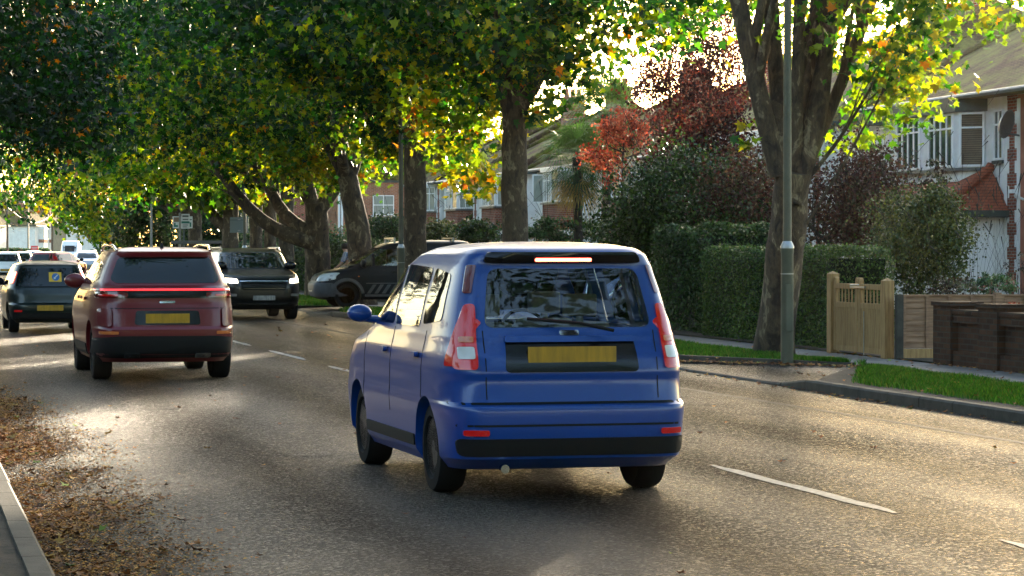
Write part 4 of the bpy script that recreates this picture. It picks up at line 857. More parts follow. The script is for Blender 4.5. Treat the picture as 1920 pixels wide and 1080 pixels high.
wl = empty('brick_garden_wall', (13.86, 0, .11), 0, 'dark brick garden wall with piers and sunken panels beside the footway', 'garden wall')
y = 34.35; i = 0
while y > 24:
    pw = .62; mb = MB(); mb.box(0, .45, y - pw, y, 0, .8); mb.build('pier', M['dark_brick'], wl, bevel=.004)
    MB().box(-.025, .475, y - pw - .025, y + .025, .8, .86).build('pier_cap', M['dark_brick'], wl, bevel=.005)
    q = y - pw; mb = MB(); mb.box(.04, .3, q - .95, q, 0, .2); mb.box(.11, .3, q - .95, q, .2, .58); mb.box(.04, .3, q - .95, q, .58, .7); mb.build('panel', M['dark_brick'], wl)
    MB().box(.02, .32, q - .95, q, .7, .76).build('coping', M['dark_brick'], wl, bevel=.005)
    y -= pw + .95

# ------------------------------------------------------------------ lamp posts, signs, shelter
def lamp(y, mat, label, x=12.02, h=8.4):
    x += off(y); t = empty('lamp_post', (x, y, .095), 0, label, 'lamp post', 'lamp posts along the right verge')
    MB().lathe([(.088, -.1), (.086, 1.52), (.092, 1.55), (.092, 1.6)], 20).build('base_column', M[mat], t, smooth=40)
    MB().lathe([(.098, 1.6), (.098, 1.625), (.066, 1.69), (.062, 1.7)], 20).build('collar', M['steel'], t, smooth=40)
    MB().lathe([(.06, 1.7), (.052, 5), (.04, h)], 16).build('shaft', M[mat], t, smooth=40)
    MB().box(-.05, .05, -.098, -.08, .45, 1.1).build('access_door', M[mat], t, bevel=.008)
    MB().lathe([(.0895, 1.24), (.0895, 1.255)], 20).build('band', M['steel'], t)
    MB().tube([(0, 0, h - .1), (-.1, 0, h + .2), (-.5, 0, h + .32), (-1.2, 0, h + .36)], [.04, .035, .03, .03], 8).build('arm', M[mat], t, smooth=60)
    MB().box(-1.75, -1.15, -.12, .12, h + .3, h + .42).build('lantern', M['gutter'], t, bevel=.03)
    return t
lamp(atx(1476, 12.02), 'lamp_green', 'tall green lamp post in front of the near plane tree')
lamp(atx(752, 12.02), 'lamp_green', 'dark lamp post beside the parked van')
l3 = lamp(atx(450, 12.02), 'lamp_green', 'lamp post carrying the grey sign back')
lamp(atx(284, 12.9) , 'lamp_grey', 'pale grey lamp post in front of the tall evergreen', 12.9 - off(atx(284, 12.9)))
def board(name, px, py, z, w, h, parts, label, post, facing=R(0), pmat='steel', cat='sign', back='sign_back', px_post=None):
    c = W(px, py, z); t = empty(name, (c.x, c.y, .1), R(-11) + facing, label, cat)
    hz = c.z - .1; MB().box(-w / 2, w / 2, -.015, .015, hz - h / 2, hz + h / 2).build('panel', M[back], t, bevel=.004)
    if post is not None: MB().tube([(post, .06, -.05), (post, .06, hz + h / 2 + .05)], .045, 12).build('post', M[pmat], t)
    for k, (x0, x1, z0, z1, m) in enumerate(parts): MB().box(x0, x1, -.0175 - .001 * (k % 3), -.012, hz + z0, hz + z1).build('marking', M[m], t)
    return t
board('sign_board', 448.5, 422, atx(450, 12.02) / .99, .66, .56, [(-.33, .33, .17, .19, 'sign_ink'), (-.05, .05, .18, .22, 'steel'), (-.05, .05, -.22, -.18, 'steel')], 'blank grey back of a sign fixed to a lamp post', None)
board('direction_sign', 342.5, 417, 116, .86, .52, [(-.38, -.15, .02, .22, 'sign_brown'), (-.38, -.3, -.2, -.02, 'sign_green'), (-.3, -.2, -.2, -.12, 'sign_green'), (.2, .38, -.2, 0, 'sign_green'), (.22, .4, .1, .14, 'sign_ink')], 'wide white direction sign behind the bus stop flag', .05, pmat='sign_ink')
board('bus_stop_flag', 348, 415, 112, .34, .62, [(-.13, .13, .18, .25, 'sign_ink'), (-.12, .12, .06, .1, 'sign_ink'), (-.17, .17, -.09, .0, 'sign_green'), (-.12, .1, -.17, -.14, 'sign_ink'), (-.12, .06, -.25, -.22, 'sign_ink')], 'pale bus stop flag on a light grey post', -.24, back='sign_white', pmat='lamp_grey')
for o in [o for o in COL.objects if o.name.startswith('panel') and o.parent and o.parent.name.startswith('direction')]: o.data.materials[0] = M['sign_white']
c = W(380, 455, 108); t = empty('bus_shelter', (c.x, c.y, .1), R(-12), 'dark flat roofed bus shelter behind the red car', 'bus shelter')
MB().box(-1.2, .95, -.7, .7, c.z - .15, c.z - .02).build('roof', M['gutter'], t, bevel=.02)
for x, y in ((.75, -.6), (.75, .6), (-1.1, -.6), (-1.1, .6)): MB().box(x - .04, x + .04, y - .04, y + .04, 0, c.z - .15).build('post', M['trim'], t)
MB().box(-1.1, .75, .59, .61, .4, c.z - .3).build('glass_panel', M['privacy'], t)
MB().box(.8, .82, -.6, .6, .4, c.z - .3).build('glass_panel', M['privacy'], t)
def pole(px, y0, z, r, mat, label, name='telegraph_pole', head=False):
    c = W(px, y0, z); t = empty(name, (c.x, c.y, 0), 0, label, 'pole' if not head else 'lamp post')
    MB().lathe([(r, -.1), (r * .8, c.z)], 10).build('pole', M[mat], t)
    if head: MB().box(-.9, .1, -.12, .12, c.z - .03, c.z + .12).build('lantern', M['gutter'], t, bevel=.03)
    else: MB().box(-.05, .05, -.16, .16, c.z - .5, c.z - .3).build('fitting', M['gutter'], t)
pole(14, 386, 235, .11, 'pole_wood', 'dark telegraph pole at the far left beyond the white hatchback')
pole(98, 398, 330, .14, 'pole_wood', 'telegraph pole in front of the sunlit terrace')
pole(147.5, 405, 300, .15, 'pole_wood', 'brown telegraph pole right of the white van')
pole(53, 380, 270, .1, 'lamp_grey', 'thin far street lamp with a flat lantern', 'street_lamp', True)
c = W(65, 466, 245); t = empty('sale_board', (c.x, c.y, .1), R(-12), 'red sale board on a white post in front of the far hedge', 'sign')
MB().box(-.33, .33, -.02, .02, c.z - .35, c.z + .15).build('panel', M['sign_red'], t); MB().box(-.05, .05, -.02, .02, -.1, c.z - .35).build('post', M['upvc'], t)
MB().box(-.25, .25, -.024, -.018, c.z - .02, c.z + .02).box(-.22, .2, -.024, -.018, c.z - .16, c.z - .12).build('marking', M['sign_white'], t)
M['wire'] = plain('wire', (.25, .23, .2), .5)
for i, (a, b, lb) in enumerate(((W(98, 400, 330), W(20, 428, 395), 'telephone wire sagging left from the pole before the terrace'), (W(98, 400, 330), W(195, 398, 330), 'telephone wire sagging right from the pole before the terrace'), (W(14, 388, 235), W(98, 402, 330), 'telephone wire between the two left poles'))):
    MB().tube(curve(a, b, (0, 0, -1.2), 12), .016, 5).build('telephone_wire', M['wire'], None, label=lb, category='wire', group='telephone wires')
hd = hedge(9.3 - off(262), 14.6 - off(262), 259, 262, 1.5, 5000, 'G', 'sunlit hedge in front of the far terrace', .2)
# garden walls glimpsed under the trees
wl2 = empty('low_brick_wall', (14.0, 74.0, .1), 0, 'low brick wall end seen between two plane trunks', 'garden wall')
MB().box(0, .35, 0, 2.6, 0, .85).build('panel', M['orange_brick'], wl2); MB().box(-.04, .39, -.04, .4, 0, .95).build('pier', M['orange_brick'], wl2)

# ------------------------------------------------------------------ vehicles
def interp_keys(keys, sub=4):
    K = [np.array(k if len(k) == 5 else (*k, 6.0), float) for k in keys]; out = []
    for i in range(len(K) - 1):
        p0, p1, p2, p3 = K[max(i - 1, 0)], K[i], K[i + 1], K[min(i + 2, len(K) - 1)]
        for j in range(sub):
            t = j / sub; m = 0.5 * ((2 * p1) + (-p0 + p2) * t + (2 * p0 - 5 * p1 + 4 * p2 - p3) * t * t + (-p0 + 3 * p1 - 3 * p2 + p3) * t ** 3)
            lin = p1 + (p2 - p1) * t; v = lin * .45 + m * .55; v[0] = lin[0]; out.append(v)
    out.append(K[-1]); return out
def shell(keys, n=72, sub=4, inset=0, zmin=None, zmax=None):
    V, F = [], []; S_ = interp_keys(keys, sub)
    if zmin is not None: S_ = [s for s in S_ if zmin <= s[0] <= zmax]
    for z, yf, yr, hw, e in S_:
        yf -= inset * 1.4; yr += inset * 1.2; hw -= inset; cy, hy = (yf + yr) / 2, max((yf - yr) / 2, .01); hw = max(hw, .01)
        for k in range(n):
            q = 2 * math.pi * (k + .5) / n; c, s = math.cos(q), math.sin(q)
            V.append((hw * math.copysign(abs(c) ** (2 / e), c), cy + hy * math.copysign(abs(s) ** (2 / e), s), z))
    m = len(S_)
    for i in range(m - 1):
        for k in range(n): F.append((i * n + k, i * n + (k + 1) % n, (i + 1) * n + (k + 1) % n, (i + 1) * n + k))
    F.append(tuple(range(n))[::-1]); F.append(tuple(range((m - 1) * n, m * n))); return V, F
def boolean(o, cutters, op='DIFFERENCE'):
    for c in cutters:
        md = o.modifiers.new('b', 'BOOLEAN'); md.operation = op; md.object = c; md.solver = 'EXACT'
    bpy.context.view_layer.update(); dg = bpy.context.evaluated_depsgraph_get(); me = bpy.data.meshes.new_from_object(o.evaluated_get(dg)); o.modifiers.clear(); o.data = me
    for c in cutters: bpy.data.objects.remove(c)
AX = {'rear': (lambda a, b: (Vector((a, -20, b)), Vector((0, 1, 0)))), 'front': (lambda a, b: (Vector((a, 20, b)), Vector((0, -1, 0)))),
      'left': (lambda a, b: (Vector((-20, a, b)), Vector((1, 0, 0)))), 'right': (lambda a, b: (Vector((20, a, b)), Vector((-1, 0, 0)))), 'top': (lambda a, b: (Vector((a, b, 20)), Vector((0, 0, -1))))}
def rp(pts, r=.04, n=4):
    out = []; N_ = len(pts)
    for i in range(N_):
        p0, p, p1 = Vector(pts[i - 1]), Vector(pts[i]), Vector(pts[(i + 1) % N_]); a, b = (p0 - p), (p1 - p); q = min(r, a.length * .45, b.length * .45); A, B = p + a.normalized() * q, p + b.normalized() * q
        for k in range(n + 1): t = k / n; out.append(tuple((A * (1 - t) ** 2 + p * 2 * t * (1 - t) + B * t * t)))
    return out
def rect(x0, x1, z0, z1, r=.02): return rp([(x0, z0), (x1, z0), (x1, z1), (x0, z1)], r)
class Car:
    def __init__(s, name, label, loc, rz, keys, paint, wb, Rw, cat='car', tw=.2, hollow=None, wins=None, cuts=True, rim='alloy', n=72, fy=0.0, arch=.05):
        s.t = empty(name, loc, rz, label, cat); s.hw = max(k[3] for k in keys); V, F = shell(keys, n)
        s.bvh = BVHTree.FromPolygons([Vector(v) for v in V], F); s.keys = keys; s.wb = wb; s.R = Rw; s.fy = fy
        mb = MB(); mb.add(V, F); s.body = mb.build('body', M[paint], s.t)
        if cuts:
            cs = []
            for yy in (fy + wb / 2, fy - wb / 2):
                for sx in (-1, 1): cs.append(MB().lathe([(Rw + arch, sx * (s.hw - .27)), (Rw + arch, sx * (s.hw + .3))], 32, 'x', (0, yy, Rw)).build('cut', M['trim'], s.t))
            if hollow:
                V, F = shell(keys, 48, 4, .055, hollow[0], hollow[1]); cs.append(MB().add(V, F).build('cut', M['trim'], s.t))
                for side, P in wins:
                    mb = MB(); n_ = len(P)
                    if side == 'rear': A, B = [(a, keys[0][2] - .6, b) for a, b in P], [(a, keys[0][2] + .55, b) for a, b in P]
                    elif side == 'front': A, B = [(a, .1, b) for a, b in P], [(a, 3, b) for a, b in P]
                    else: A, B = [(-2, a, b) for a, b in P], [(2, a, b) for a, b in P]
                    mb.add(A + B, [tuple(range(n_))[::-1], tuple(range(n_, 2 * n_))] + [(i, (i + 1) % n_, (i + 1) % n_ + n_, i + n_) for i in range(n_)]); cs.append(mb.build('cut', M['trim'], s.t))
            boolean(s.body, cs)
        me = s.body.data; me.polygons.foreach_set('use_smooth', [True] * len(me.polygons)); me.set_sharp_from_angle(angle=R(32))
        # wheels
        for yy in (fy + wb / 2, fy - wb / 2):
            for sx in (-1, 1):
                x0 = sx * (s.hw - tw - .045); x1 = sx * (s.hw - .045); d = sx * .02
                w_ = MB().lathe([(Rw * .6, x0), (Rw * .93, x0), (Rw, x0 + d * 1.5), (Rw, x1 - d * 1.5), (Rw * .95, x1 - d * .3), (Rw * .72, x1), (Rw * .66, x1 - d)], 32, 'x', (0, yy, Rw)).build('wheel', M['rubber'], s.t, smooth=40)
                if rim:
                    mb = MB(); mb.lathe([(Rw * .66, x1 - d), (Rw * .62, x1 - d * 1.2), (Rw * .6, x1 - d * 4), (.05, x1 - d * 4.5)], 28, 'x', (0, yy, Rw))
                    for k in range(6):
                        a = 2 * math.pi * k / 6 + .3; u = Vector((0, math.cos(a), math.sin(a))); v = Vector((0, -u.z, u.y)); mb.obox(Vector((x1 - d * 1.8, yy, Rw)) + u * Rw * .32, u, v, (1, 0, 0), Rw * .3, .026, .012)
                    mb.lathe([(.055, x1 - d * 2), (.05, x1 - d)], 16, 'x', (0, yy, Rw)); mb.build('rim', M[rim], w_, smooth=30)
    def d(s, side, poly, m, name, off_=.004, parent=None, skirt=.03, step=.07):
        """a panel laid on the body's own surface, following its curve"""
        f = AX[side]; bm = bmesh.new(); polys = poly if hasattr(poly[0][0], '__len__') else [poly]; poly = [p for q in polys for p in q]
        for q in polys: bm.faces.new([bm.verts.new((a, b, 0)) for a, b in q])
        bmesh.ops.remove_doubles(bm, verts=bm.verts[:], dist=1e-5); bmesh.ops.triangulate(bm, faces=bm.faces[:], ngon_method='EAR_CLIP')
        xs = [p[0] for p in poly]; ys = [p[1] for p in poly]
        for ax, lo, hi in ((0, min(xs), max(xs)), (1, min(ys), max(ys))):
            k = int((hi - lo) / step)
            for i in range(1, k + 1):
                c = lo + (hi - lo) * i / (k + 1); co = Vector((c, 0, 0)) if ax == 0 else Vector((0, c, 0)); no = Vector((1, 0, 0)) if ax == 0 else Vector((0, 1, 0))
                bmesh.ops.bisect_plane(bm, geom=bm.verts[:] + bm.edges[:] + bm.faces[:], plane_co=co, plane_no=no)
        prev = None
        for v in bm.verts:
            o, dr = f(v.co.x, v.co.y); hit, nrm, _, _ = s.bvh.ray_cast(o, dr)
            if hit is None:
                for sc_ in range(1, 30):
                    if side in ('rear', 'front', 'top'): o, dr = f(v.co.x * (1 - .012 * sc_), v.co.y)
                    else: o, dr = f(v.co.x, v.co.y - .01 * sc_)
                    hit, nrm, _, _ = s.bvh.ray_cast(o, dr)
                    if hit is not None: break
                if hit is None: hit, nrm, _, _ = s.bvh.find_nearest(o + dr * 18)
            if nrm.dot(dr) > 0: nrm = -nrm
            v.co = hit - dr * off_ * .5 + nrm * off_ * .5
            v.co -= dr * off_ * .3
        ed = [e for e in bm.edges if e.is_boundary]; r = bmesh.ops.extrude_edge_only(bm, edges=ed); dr = f(0, 0)[1]
        for v in [g_ for g_ in r['geom'] if isinstance(g_, bmesh.types.BMVert)]: v.co += dr * skirt
        bmesh.ops.recalc_face_normals(bm, faces=bm.faces); me = bpy.data.meshes.new(name); bm.to_mesh(me); bm.free(); me.materials.append(M[m])
        return link(name, me, parent or s.t, 35)
    def both(s, side, poly, m, name, **k):
        for sg in (-1, 1): s.d(side, [(sg * a, b) for a, b in poly][::sg], m, name, **k)
    def sides(s, poly, m, name, **k):
        for sd_ in ('left', 'right'): s.d(sd_, poly, m, name, **k)
    def plate(s, side, x, z, m, w_=.52, h=.112, y=None):
        f = AX[side]; o, dr = f(x, z); hit = s.bvh.ray_cast(o, dr)[0]; sg = -1 if side == 'rear' else 1
        p = MB().box(x - w_ / 2, x + w_ / 2, hit.y + sg * .002 if sg > 0 else hit.y - .016, hit.y + .016 if sg > 0 else hit.y - .002, z - h / 2, z + h / 2).build('number_plate', M[m], s.t, bevel=.003)
        return p, hit.y
    def mirrors(s, y, z, m, size=.1, x=None):
        for sx in (-1, 1):
            o, dr = AX['left'](y, z - .04); h = s.bvh.ray_cast(o, dr)[0]; xx = abs(h.x); mb = MB()
            mb.lathe([(.01, -.07), (.06, -.065), (.085, -.03), (.09, .02), (.07, .06), (.02, .085)], 16, 'y', (0, 0, 0)); o_ = mb.build('wing_mirror', M[m], s.t, smooth=60)
            o_.scale = (1.35 * size / .1, .9, .95 * size / .1); o_.location = (sx * (xx + .14), y, z)
            MB().tube([(sx * (xx - .02), y, z - .05), (sx * (xx + .1), y, z - .04)], [.03, .025], 8).build('mirror_arm', M[m], s.t)
    def seats(s, ys, xs=(-.36, .36), z=.62, m='seat', h=.62):
        for yy in ys:
            for x in xs:
                mb = MB(); mb.box(x - .23, x + .23, yy, yy + .14, z, z + h); se = mb.build('seat', M[m], s.t, bevel=.05)
                MB().box(x - .12, x + .12, yy + .02, yy + .11, z + h + .04, z + h + .2).tube([(x, yy + .06, z + h - .05), (x, yy + .06, z + h + .06)], .03, 6).build('headrest', M[m], se, bevel=.03)
    def wheel_(s, x, y, z, r=.18):
        mb = MB(); P = []
        for i in range(25): a = 2 * math.pi * i / 24; P.append((x + r * math.cos(a), y + r * math.sin(a) * .35, z + r * math.sin(a) * .93))
        mb.tube(P, .014, 6); mb.tube([(x - r, y, z), (x + r, y, z)], .015, 6); mb.build('steering_wheel', M['trim'], s.t)
    def dash(s, y0, y1, z0, z1, hw): MB().box(-hw, hw, y0, y1, z0, z1).build('dashboard', M['trim'], s.t, bevel=.04)

# --- the blue tall hatchback in the foreground (seen from behind)
K = [(.20, 1.75, -1.88, .79), (.28, 1.95, -2.04, .845), (.45, 2.02, -2.09, .855), (.60, 2.03, -2.1, .865), (.635, 2.01, -2.09, .865), (.66, 2.0, -2.03, .862), (.80, 1.95, -2.0, .86), (.86, 1.88, -2.01, .86), (.97, 1.75, -1.98, .848), (1.05, 1.35, -1.93, .83),
     (1.12, 1.08, -1.90, .815), (1.35, .65, -1.81, .765), (1.58, .22, -1.72, .70), (1.655, .02, -1.74, .665), (1.70, -.25, -1.66, .60), (1.728, -.45, -1.4, .47), (1.742, -.7, -1.15, .28), (1.745, -.85, -.95, .1)]
K = [(*k, 9.5 if k[0] < 1.6 else 7) for k in K]
rwin = rp([(-.59, 1.16), (.59, 1.16), (.525, 1.56), (-.525, 1.56)], .07)
swin = [rp([(.82, 1.14), (.05, 1.14), (.05, 1.56), (.2, 1.58), (.42, 1.45)], .05), rp([(-.03, 1.14), (-.85, 1.14), (-.85, 1.56), (-.03, 1.58)], .05), rp([(-.95, 1.16), (-1.5, 1.2), (-1.45, 1.52), (-.95, 1.56)], .06)]
fwin = rp([(-.62, 1.14), (.62, 1.14), (.52, 1.56), (-.52, 1.56)], .05)
y_b = 19.5; b = Car('blue_hatchback', 'tall blue hatchback filling the foreground, seen from behind', (4.42, y_b, 0), R(1.2), K, 'p_blue', 2.5, .31, hollow=(.75, 1.68), wins=[('rear', rwin), ('front', fwin)] + [('side', q) for q in swin])
b.d('rear', rwin, 'glass', 'rear_window', step=.1, skirt=.01); b.d('front', fwin, 'glass', 'windscreen', skirt=.01)
for q in swin: b.sides(q, 'glass' if q is not swin[2] else 'privacy', 'side_window', skirt=.01)
b.d('rear', rp([(-.56, 1.60), (.56, 1.60), (.53, 1.665), (-.53, 1.665)], .03), 'gloss_black', 'spoiler_trim', .02)
b.d('rear', rect(-.2, .2, 1.612, 1.635, .01), 'lens_brake', 'high_brake_light', .026)
b.both('rear', rp([(.655, .88), (.80, .88), (.785, 1.08), (.70, 1.32), (.635, 1.32), (.648, 1.1)], .03), 'lens_red', 'tail_light', off_=.012, step=.03)
b.both('rear', rp([(.67, .95), (.77, .95), (.765, 1.03), (.668, 1.03)], .015), 'lens_white', 'reversing_lens', off_=.018, step=.03)
b.both('rear', rp([(.67, 1.06), (.755, 1.06), (.75, 1.1), (.668, 1.1)], .01), 'lens_amber', 'indicator_lens', off_=.018, step=.03)
b.both('rear', rp([(.65, 1.39), (.70, 1.39), (.655, 1.585), (.6, 1.585)], .015), 'lens_dark', 'pillar_light', off_=.008, step=.03)
b.sides(rp([(-1.74, .9), (-1.9, .9), (-1.86, 1.2), (-1.78, 1.28)], .03), 'lens_red', 'tail_light', off_=.008, step=.03)
b.d('rear', rp([(-.47, .86), (.47, .86), (.45, 1.09), (-.45, 1.09)], .04), 'gloss_black', 'plate_recess', .003)
b.d('rear', rect(-.46, .46, 1.06, 1.1, .015), 'p_blue', 'boot_handle', .02)
pl, yy = b.plate('rear', 0, .965, 'plate_y', .62, .135)
b.d('rear', rp([(-.78, .30), (.78, .30), (.8, .42), (-.8, .42)], .04), 'trim', 'lower_bumper', .01)
b.d('rear', rp([(-.83, .645), (.83, .645), (.83, .662), (-.83, .662)], .006), 'trim', 'bumper_gap', .002); b.d('rear', rect(-.8, .8, .5, .515, .005), 'trim', 'bumper_groove', .003)
b.d('rear', rect(-.605, -.598, .68, 1.14, .002), 'trim', 'tailgate_gap', .002); b.d('rear', rect(.598, .605, .68, 1.14, .002), 'trim', 'tailgate_gap', .002)
b.d('rear', rect(-.07, .07, 1.105, 1.14, .016), 'chrome', 'badge', .01)
b.both('rear', rect(.6, .76, .44, .48, .015), 'lens_red', 'reflector', off_=.012)
MB().tube([(.28, yy - .06, 1.14), (.05, yy + .0, 1.19), (-.3, yy + .06, 1.22)], .012, 6).build('rear_wiper', M['trim'], b.t)
b.sides(rect(-.035, -.025, .5, 1.12, .003), 'trim', 'door_gap', off_=.002); b.sides(rect(-1.12, -1.11, .65, 1.12, .003), 'trim', 'door_gap', off_=.002); b.sides(rect(.95, .96, .5, 1.1, .003), 'trim', 'door_gap', off_=.002)
b.sides(rect(-1.02, -.82, .93, .965, .015), 'p_blue', 'door_handle', off_=.03); b.sides(rect(.08, .28, .93, .965, .015), 'p_blue', 'door_handle', off_=.03)
b.sides(rect(-.88, .85, .3, .38, .02), 'trim', 'sill_trim', off_=.01)
b.mirrors(.78, 1.2, 'p_blue', .08); b.seats((.05, -.95), m='seat_grey', z=.55); b.dash(.75, 1.2, .8, 1.1, .66); b.wheel_(.36, .72, 1.05)
MB().tube([(-.5, -2.06, .22), (-.5, -2.12, .22)], .03, 12).build('exhaust_tip', M['chrome'], b.t)

# --- dark red estate SUV ahead in the left lane
K = [(.24, 2.0, -2.05, .84), (.34, 2.2, -2.22, .905), (.5, 2.25, -2.27, .93), (.66, 2.26, -2.28, .935), (.70, 2.25, -2.24, .935), (.9, 2.18, -2.2, .93), (1.0, 2.0, -2.17, .92), (1.1, 1.5, -2.16, .905), (1.17, 1.15, -2.14, .89), (1.22, 1.02, -2.06, .86),
     (1.45, .55, -1.93, .77), (1.6, .15, -1.87, .70), (1.655, -.05, -1.88, .66), (1.69, -.3, -1.7, .56), (1.71, -.55, -1.4, .4), (1.715, -.8, -1.1, .1)]
rw = rp([(-.64, 1.25), (.64, 1.25), (.70, 1.3), (.585, 1.58), (-.585, 1.58), (-.70, 1.3)], .05)
c = Car('red_suv', 'dark red family SUV driving away behind the green hatchback', (3.34, 36.35, 0), R(.8), K, 'p_red', 2.67, .36, tw=.24)
c.d('rear', rw, 'tinted', 'rear_window'); c.d('rear', rp([(-.6, 1.6), (.6, 1.6), (.58, 1.645), (-.58, 1.645)], .02), 'p_red', 'spoiler', .05)
c.d('rear', rect(-.88, .88, 1.155, 1.175, .008), 'lens_bar', 'light_bar', .012); c.d('rear', rp([(-.88, 1.06), (.88, 1.06), (.88, 1.15), (-.88, 1.15)], .03), 'gloss_black', 'light_bar_trim', .005)
c.both('rear', rp([(.5, 1.07), (.88, 1.06), (.87, 1.145), (.5, 1.13)], .02), 'lens_dark', 'tail_light', off_=.012); c.both('rear', rect(.62, .84, 1.085, 1.11, .01), 'lens_red', 'light_strip', off_=.018)
c.d('rear', rp([(-.42, .72), (.42, .72), (.40, .9), (-.40, .9)], .04), 'gloss_black', 'plate_recess', .003)
pl, yy = c.plate('rear', 0, .8, 'plate_y', .56, .125)
c.d('rear', rp([(-.9, .30), (.9, .30), (.91, .55), (.6, .58), (-.6, .58), (-.91, .55)], .05), 'trim', 'lower_bumper', .012); c.both('rear', rect(.62, .85, .6, .64, .015), 'lens_amber', 'reflector', off_=.01)
c.both('rear', rect(.7, .86, .7, .93, .04), 'p_red', 'corner_panel', off_=.02); c.d('rear', rect(-.1, .1, .995, 1.025, .01), 'chrome', 'badge', .008); c.d('rear', rect(-.91, .91, .925, .935, .003), 'trim', 'tailgate_gap', .002)
c.both('rear', rect(.35, .55, .3, .36, .02), 'chrome', 'exhaust_trim', off_=.02)
for q in ([(.85, 1.22), (.0, 1.22), (.0, 1.56), (.1, 1.57), (.4, 1.47)], [(-.06, 1.22), (-.95, 1.22), (-.92, 1.54), (-.06, 1.57)], [(-1.02, 1.24), (-1.6, 1.3), (-1.5, 1.48), (-1.02, 1.53)]): c.sides(rp(q, .04), 'tinted', 'side_window')
c.sides(rect(-.9, .92, .3, .45, .03), 'trim', 'sill_trim', off_=.012); c.sides(rect(-.9, -.7, 1.02, 1.06, .015), 'p_red', 'door_handle', off_=.03); c.sides(rect(.1, .3, 1.02, 1.06, .015), 'p_red', 'door_handle', off_=.03)
c.mirrors(.85, 1.25, 'p_red', .12)
for sx in (-1, 1): MB().tube([(sx * .6, -1.75, 1.66), (sx * .62, -1.5, 1.725), (sx * .63, -.5, 1.745), (sx * .62, .0, 1.71), (sx * .6, .15, 1.65)], .02, 8).build('roof_rail', M['chrome'], c.t, smooth=60)
c.d('top', rp([(-.48, -1.2), (.48, -1.2), (.45, -.2), (-.45, -.2)], .08), 'tinted', 'glass_roof', .003)
MB().lathe([(.03, 0), (.02, .05), (.006, .09)], 8, c=(0, -1.55, 1.68)).build('aerial', M['trim'], c.t)

# --- dark green supermini
def small(name, label, loc, rz, paint, H=1.44, hw=.8, L=3.75, brake=False, plate=True, group=None, simple=False, rimm='black_rim', high=True):
    h = H / 1.44; f, r = L / 2, -L / 2
    K = [(.2, f - .2, r + .2, hw * .88), (.28, f - .05, r + .06, hw * .96), (.45 * h, f, r, hw), (.56 * h, f, r + .0, hw), (.6 * h, f - .02, r + .07, hw), (.78 * h, f - .12, r + .1, hw), (.87 * h, f - .45, r + .13, hw * .985), (.93 * h, f - .75, r + .16, hw * .96),
         (1.1 * h, f - 1.05, r + .24, hw * .9), (1.28 * h, f - 1.4, r + .34, hw * .82), (1.36 * h, f - 1.65, r + .38, hw * .77), (1.4 * h, f - 1.9, r + .6, hw * .66), (1.43 * h, f - 2.2, r + 1.0, hw * .45), (1.44 * h, f - 2.4, r + 1.3, hw * .1)]
    c = Car(name, label, loc, rz, K, paint, L * .63, .29, rim=None if simple else rimm, n=48 if simple else 72)
    if group: c.t['group'] = group
    c.d('rear', rp([(-hw * .82, .93 * h), (hw * .82, .93 * h), (hw * .70, 1.3 * h), (-hw * .70, 1.3 * h)], .06), 'tinted', 'rear_window', step=.12)
    c.d('front', rp([(-hw * .78, .96 * h), (hw * .78, .96 * h), (hw * .68, 1.3 * h), (-hw * .68, 1.3 * h)], .05), 'tinted', 'windscreen', step=.12)
    c.sides(rp([(f - 1.15, .96 * h), (f - 1.95, .95 * h), (f - 1.95, 1.3 * h), (f - 1.7, 1.3 * h)], .05), 'tinted', 'side_window', step=.12); c.sides(rp([(f - 2.05, .95 * h), (r + .5, .97 * h), (r + .6, 1.27 * h), (f - 2.05, 1.31 * h)], .05), 'tinted', 'side_window', step=.12)
    if high: c.both('rear', rp([(hw * .86, 1.0 * h), (hw * .93, .98 * h), (hw * .83, 1.22 * h), (hw * .76, 1.22 * h)], .02), 'lens_brake' if brake else 'lens_red', 'tail_light', off_=.012)
    else: c.both('rear', rp([(hw * .72, .74 * h), (hw * .95, .76 * h), (hw * .92, .93 * h), (hw * .72, .9 * h)], .02), 'lens_brake' if brake else 'lens_red', 'tail_light', off_=.012)
    c.both('front', rp([(hw * .6, .66 * h), (hw * .93, .68 * h), (hw * .9, .8 * h), (hw * .62, .76 * h)], .03), 'lens_white', 'headlight', off_=.01)
    if plate: c.plate('rear', 0, .5 * h, 'plate_y')
    c.d('rear', rect(-hw * .86, hw * .86, .27, .4, .03), 'trim', 'lower_bumper', .008); c.mirrors(f - 1.1, 1.0 * h, 'trim', .1); return c
g_ = small('green_hatchback', 'dark green small hatchback with its left brake light lit', (2.98, 56.0, 0), R(.5), 'p_green', 1.44, .83, 3.9, brake=True)
g_.d('rear', rect(-.03 + .02, .24, 1.02, 1.21, .01), 'sign_yellow', 'arrow_sticker', .008)
P = [(.125 + .075 * math.cos(2 * math.pi * i / 20), 1.115 + .075 * math.sin(2 * math.pi * i / 20)) for i in range(20)]; g_.d('rear', P, 'sign_blue', 'sticker_disc', .012)
g_.d('rear', [(.085, 1.07), (.13, 1.075), (.115, 1.09), (.175, 1.15), (.16, 1.165), (.1, 1.105), (.088, 1.12)], 'sign_white', 'sticker_arrow', .016)
g_.d('rear', rect(-.5, .55, .915, .93, .005), 'trim', 'window_trim', .01); g_.d('rear', rp([(-.35, .6), (.35, .6), (.35, .63), (-.35, .63)], .01), 'p_green', 'boot_handle', .03)
MB().tube([(0, -1.72, .95), (-.35, -1.66, 1.0)], .012, 6).build('rear_wiper', M['trim'], g_.t); g_.both('rear', rect(.55, .7, .42, .46, .01), 'lens_red', 'reflector', off_=.01)

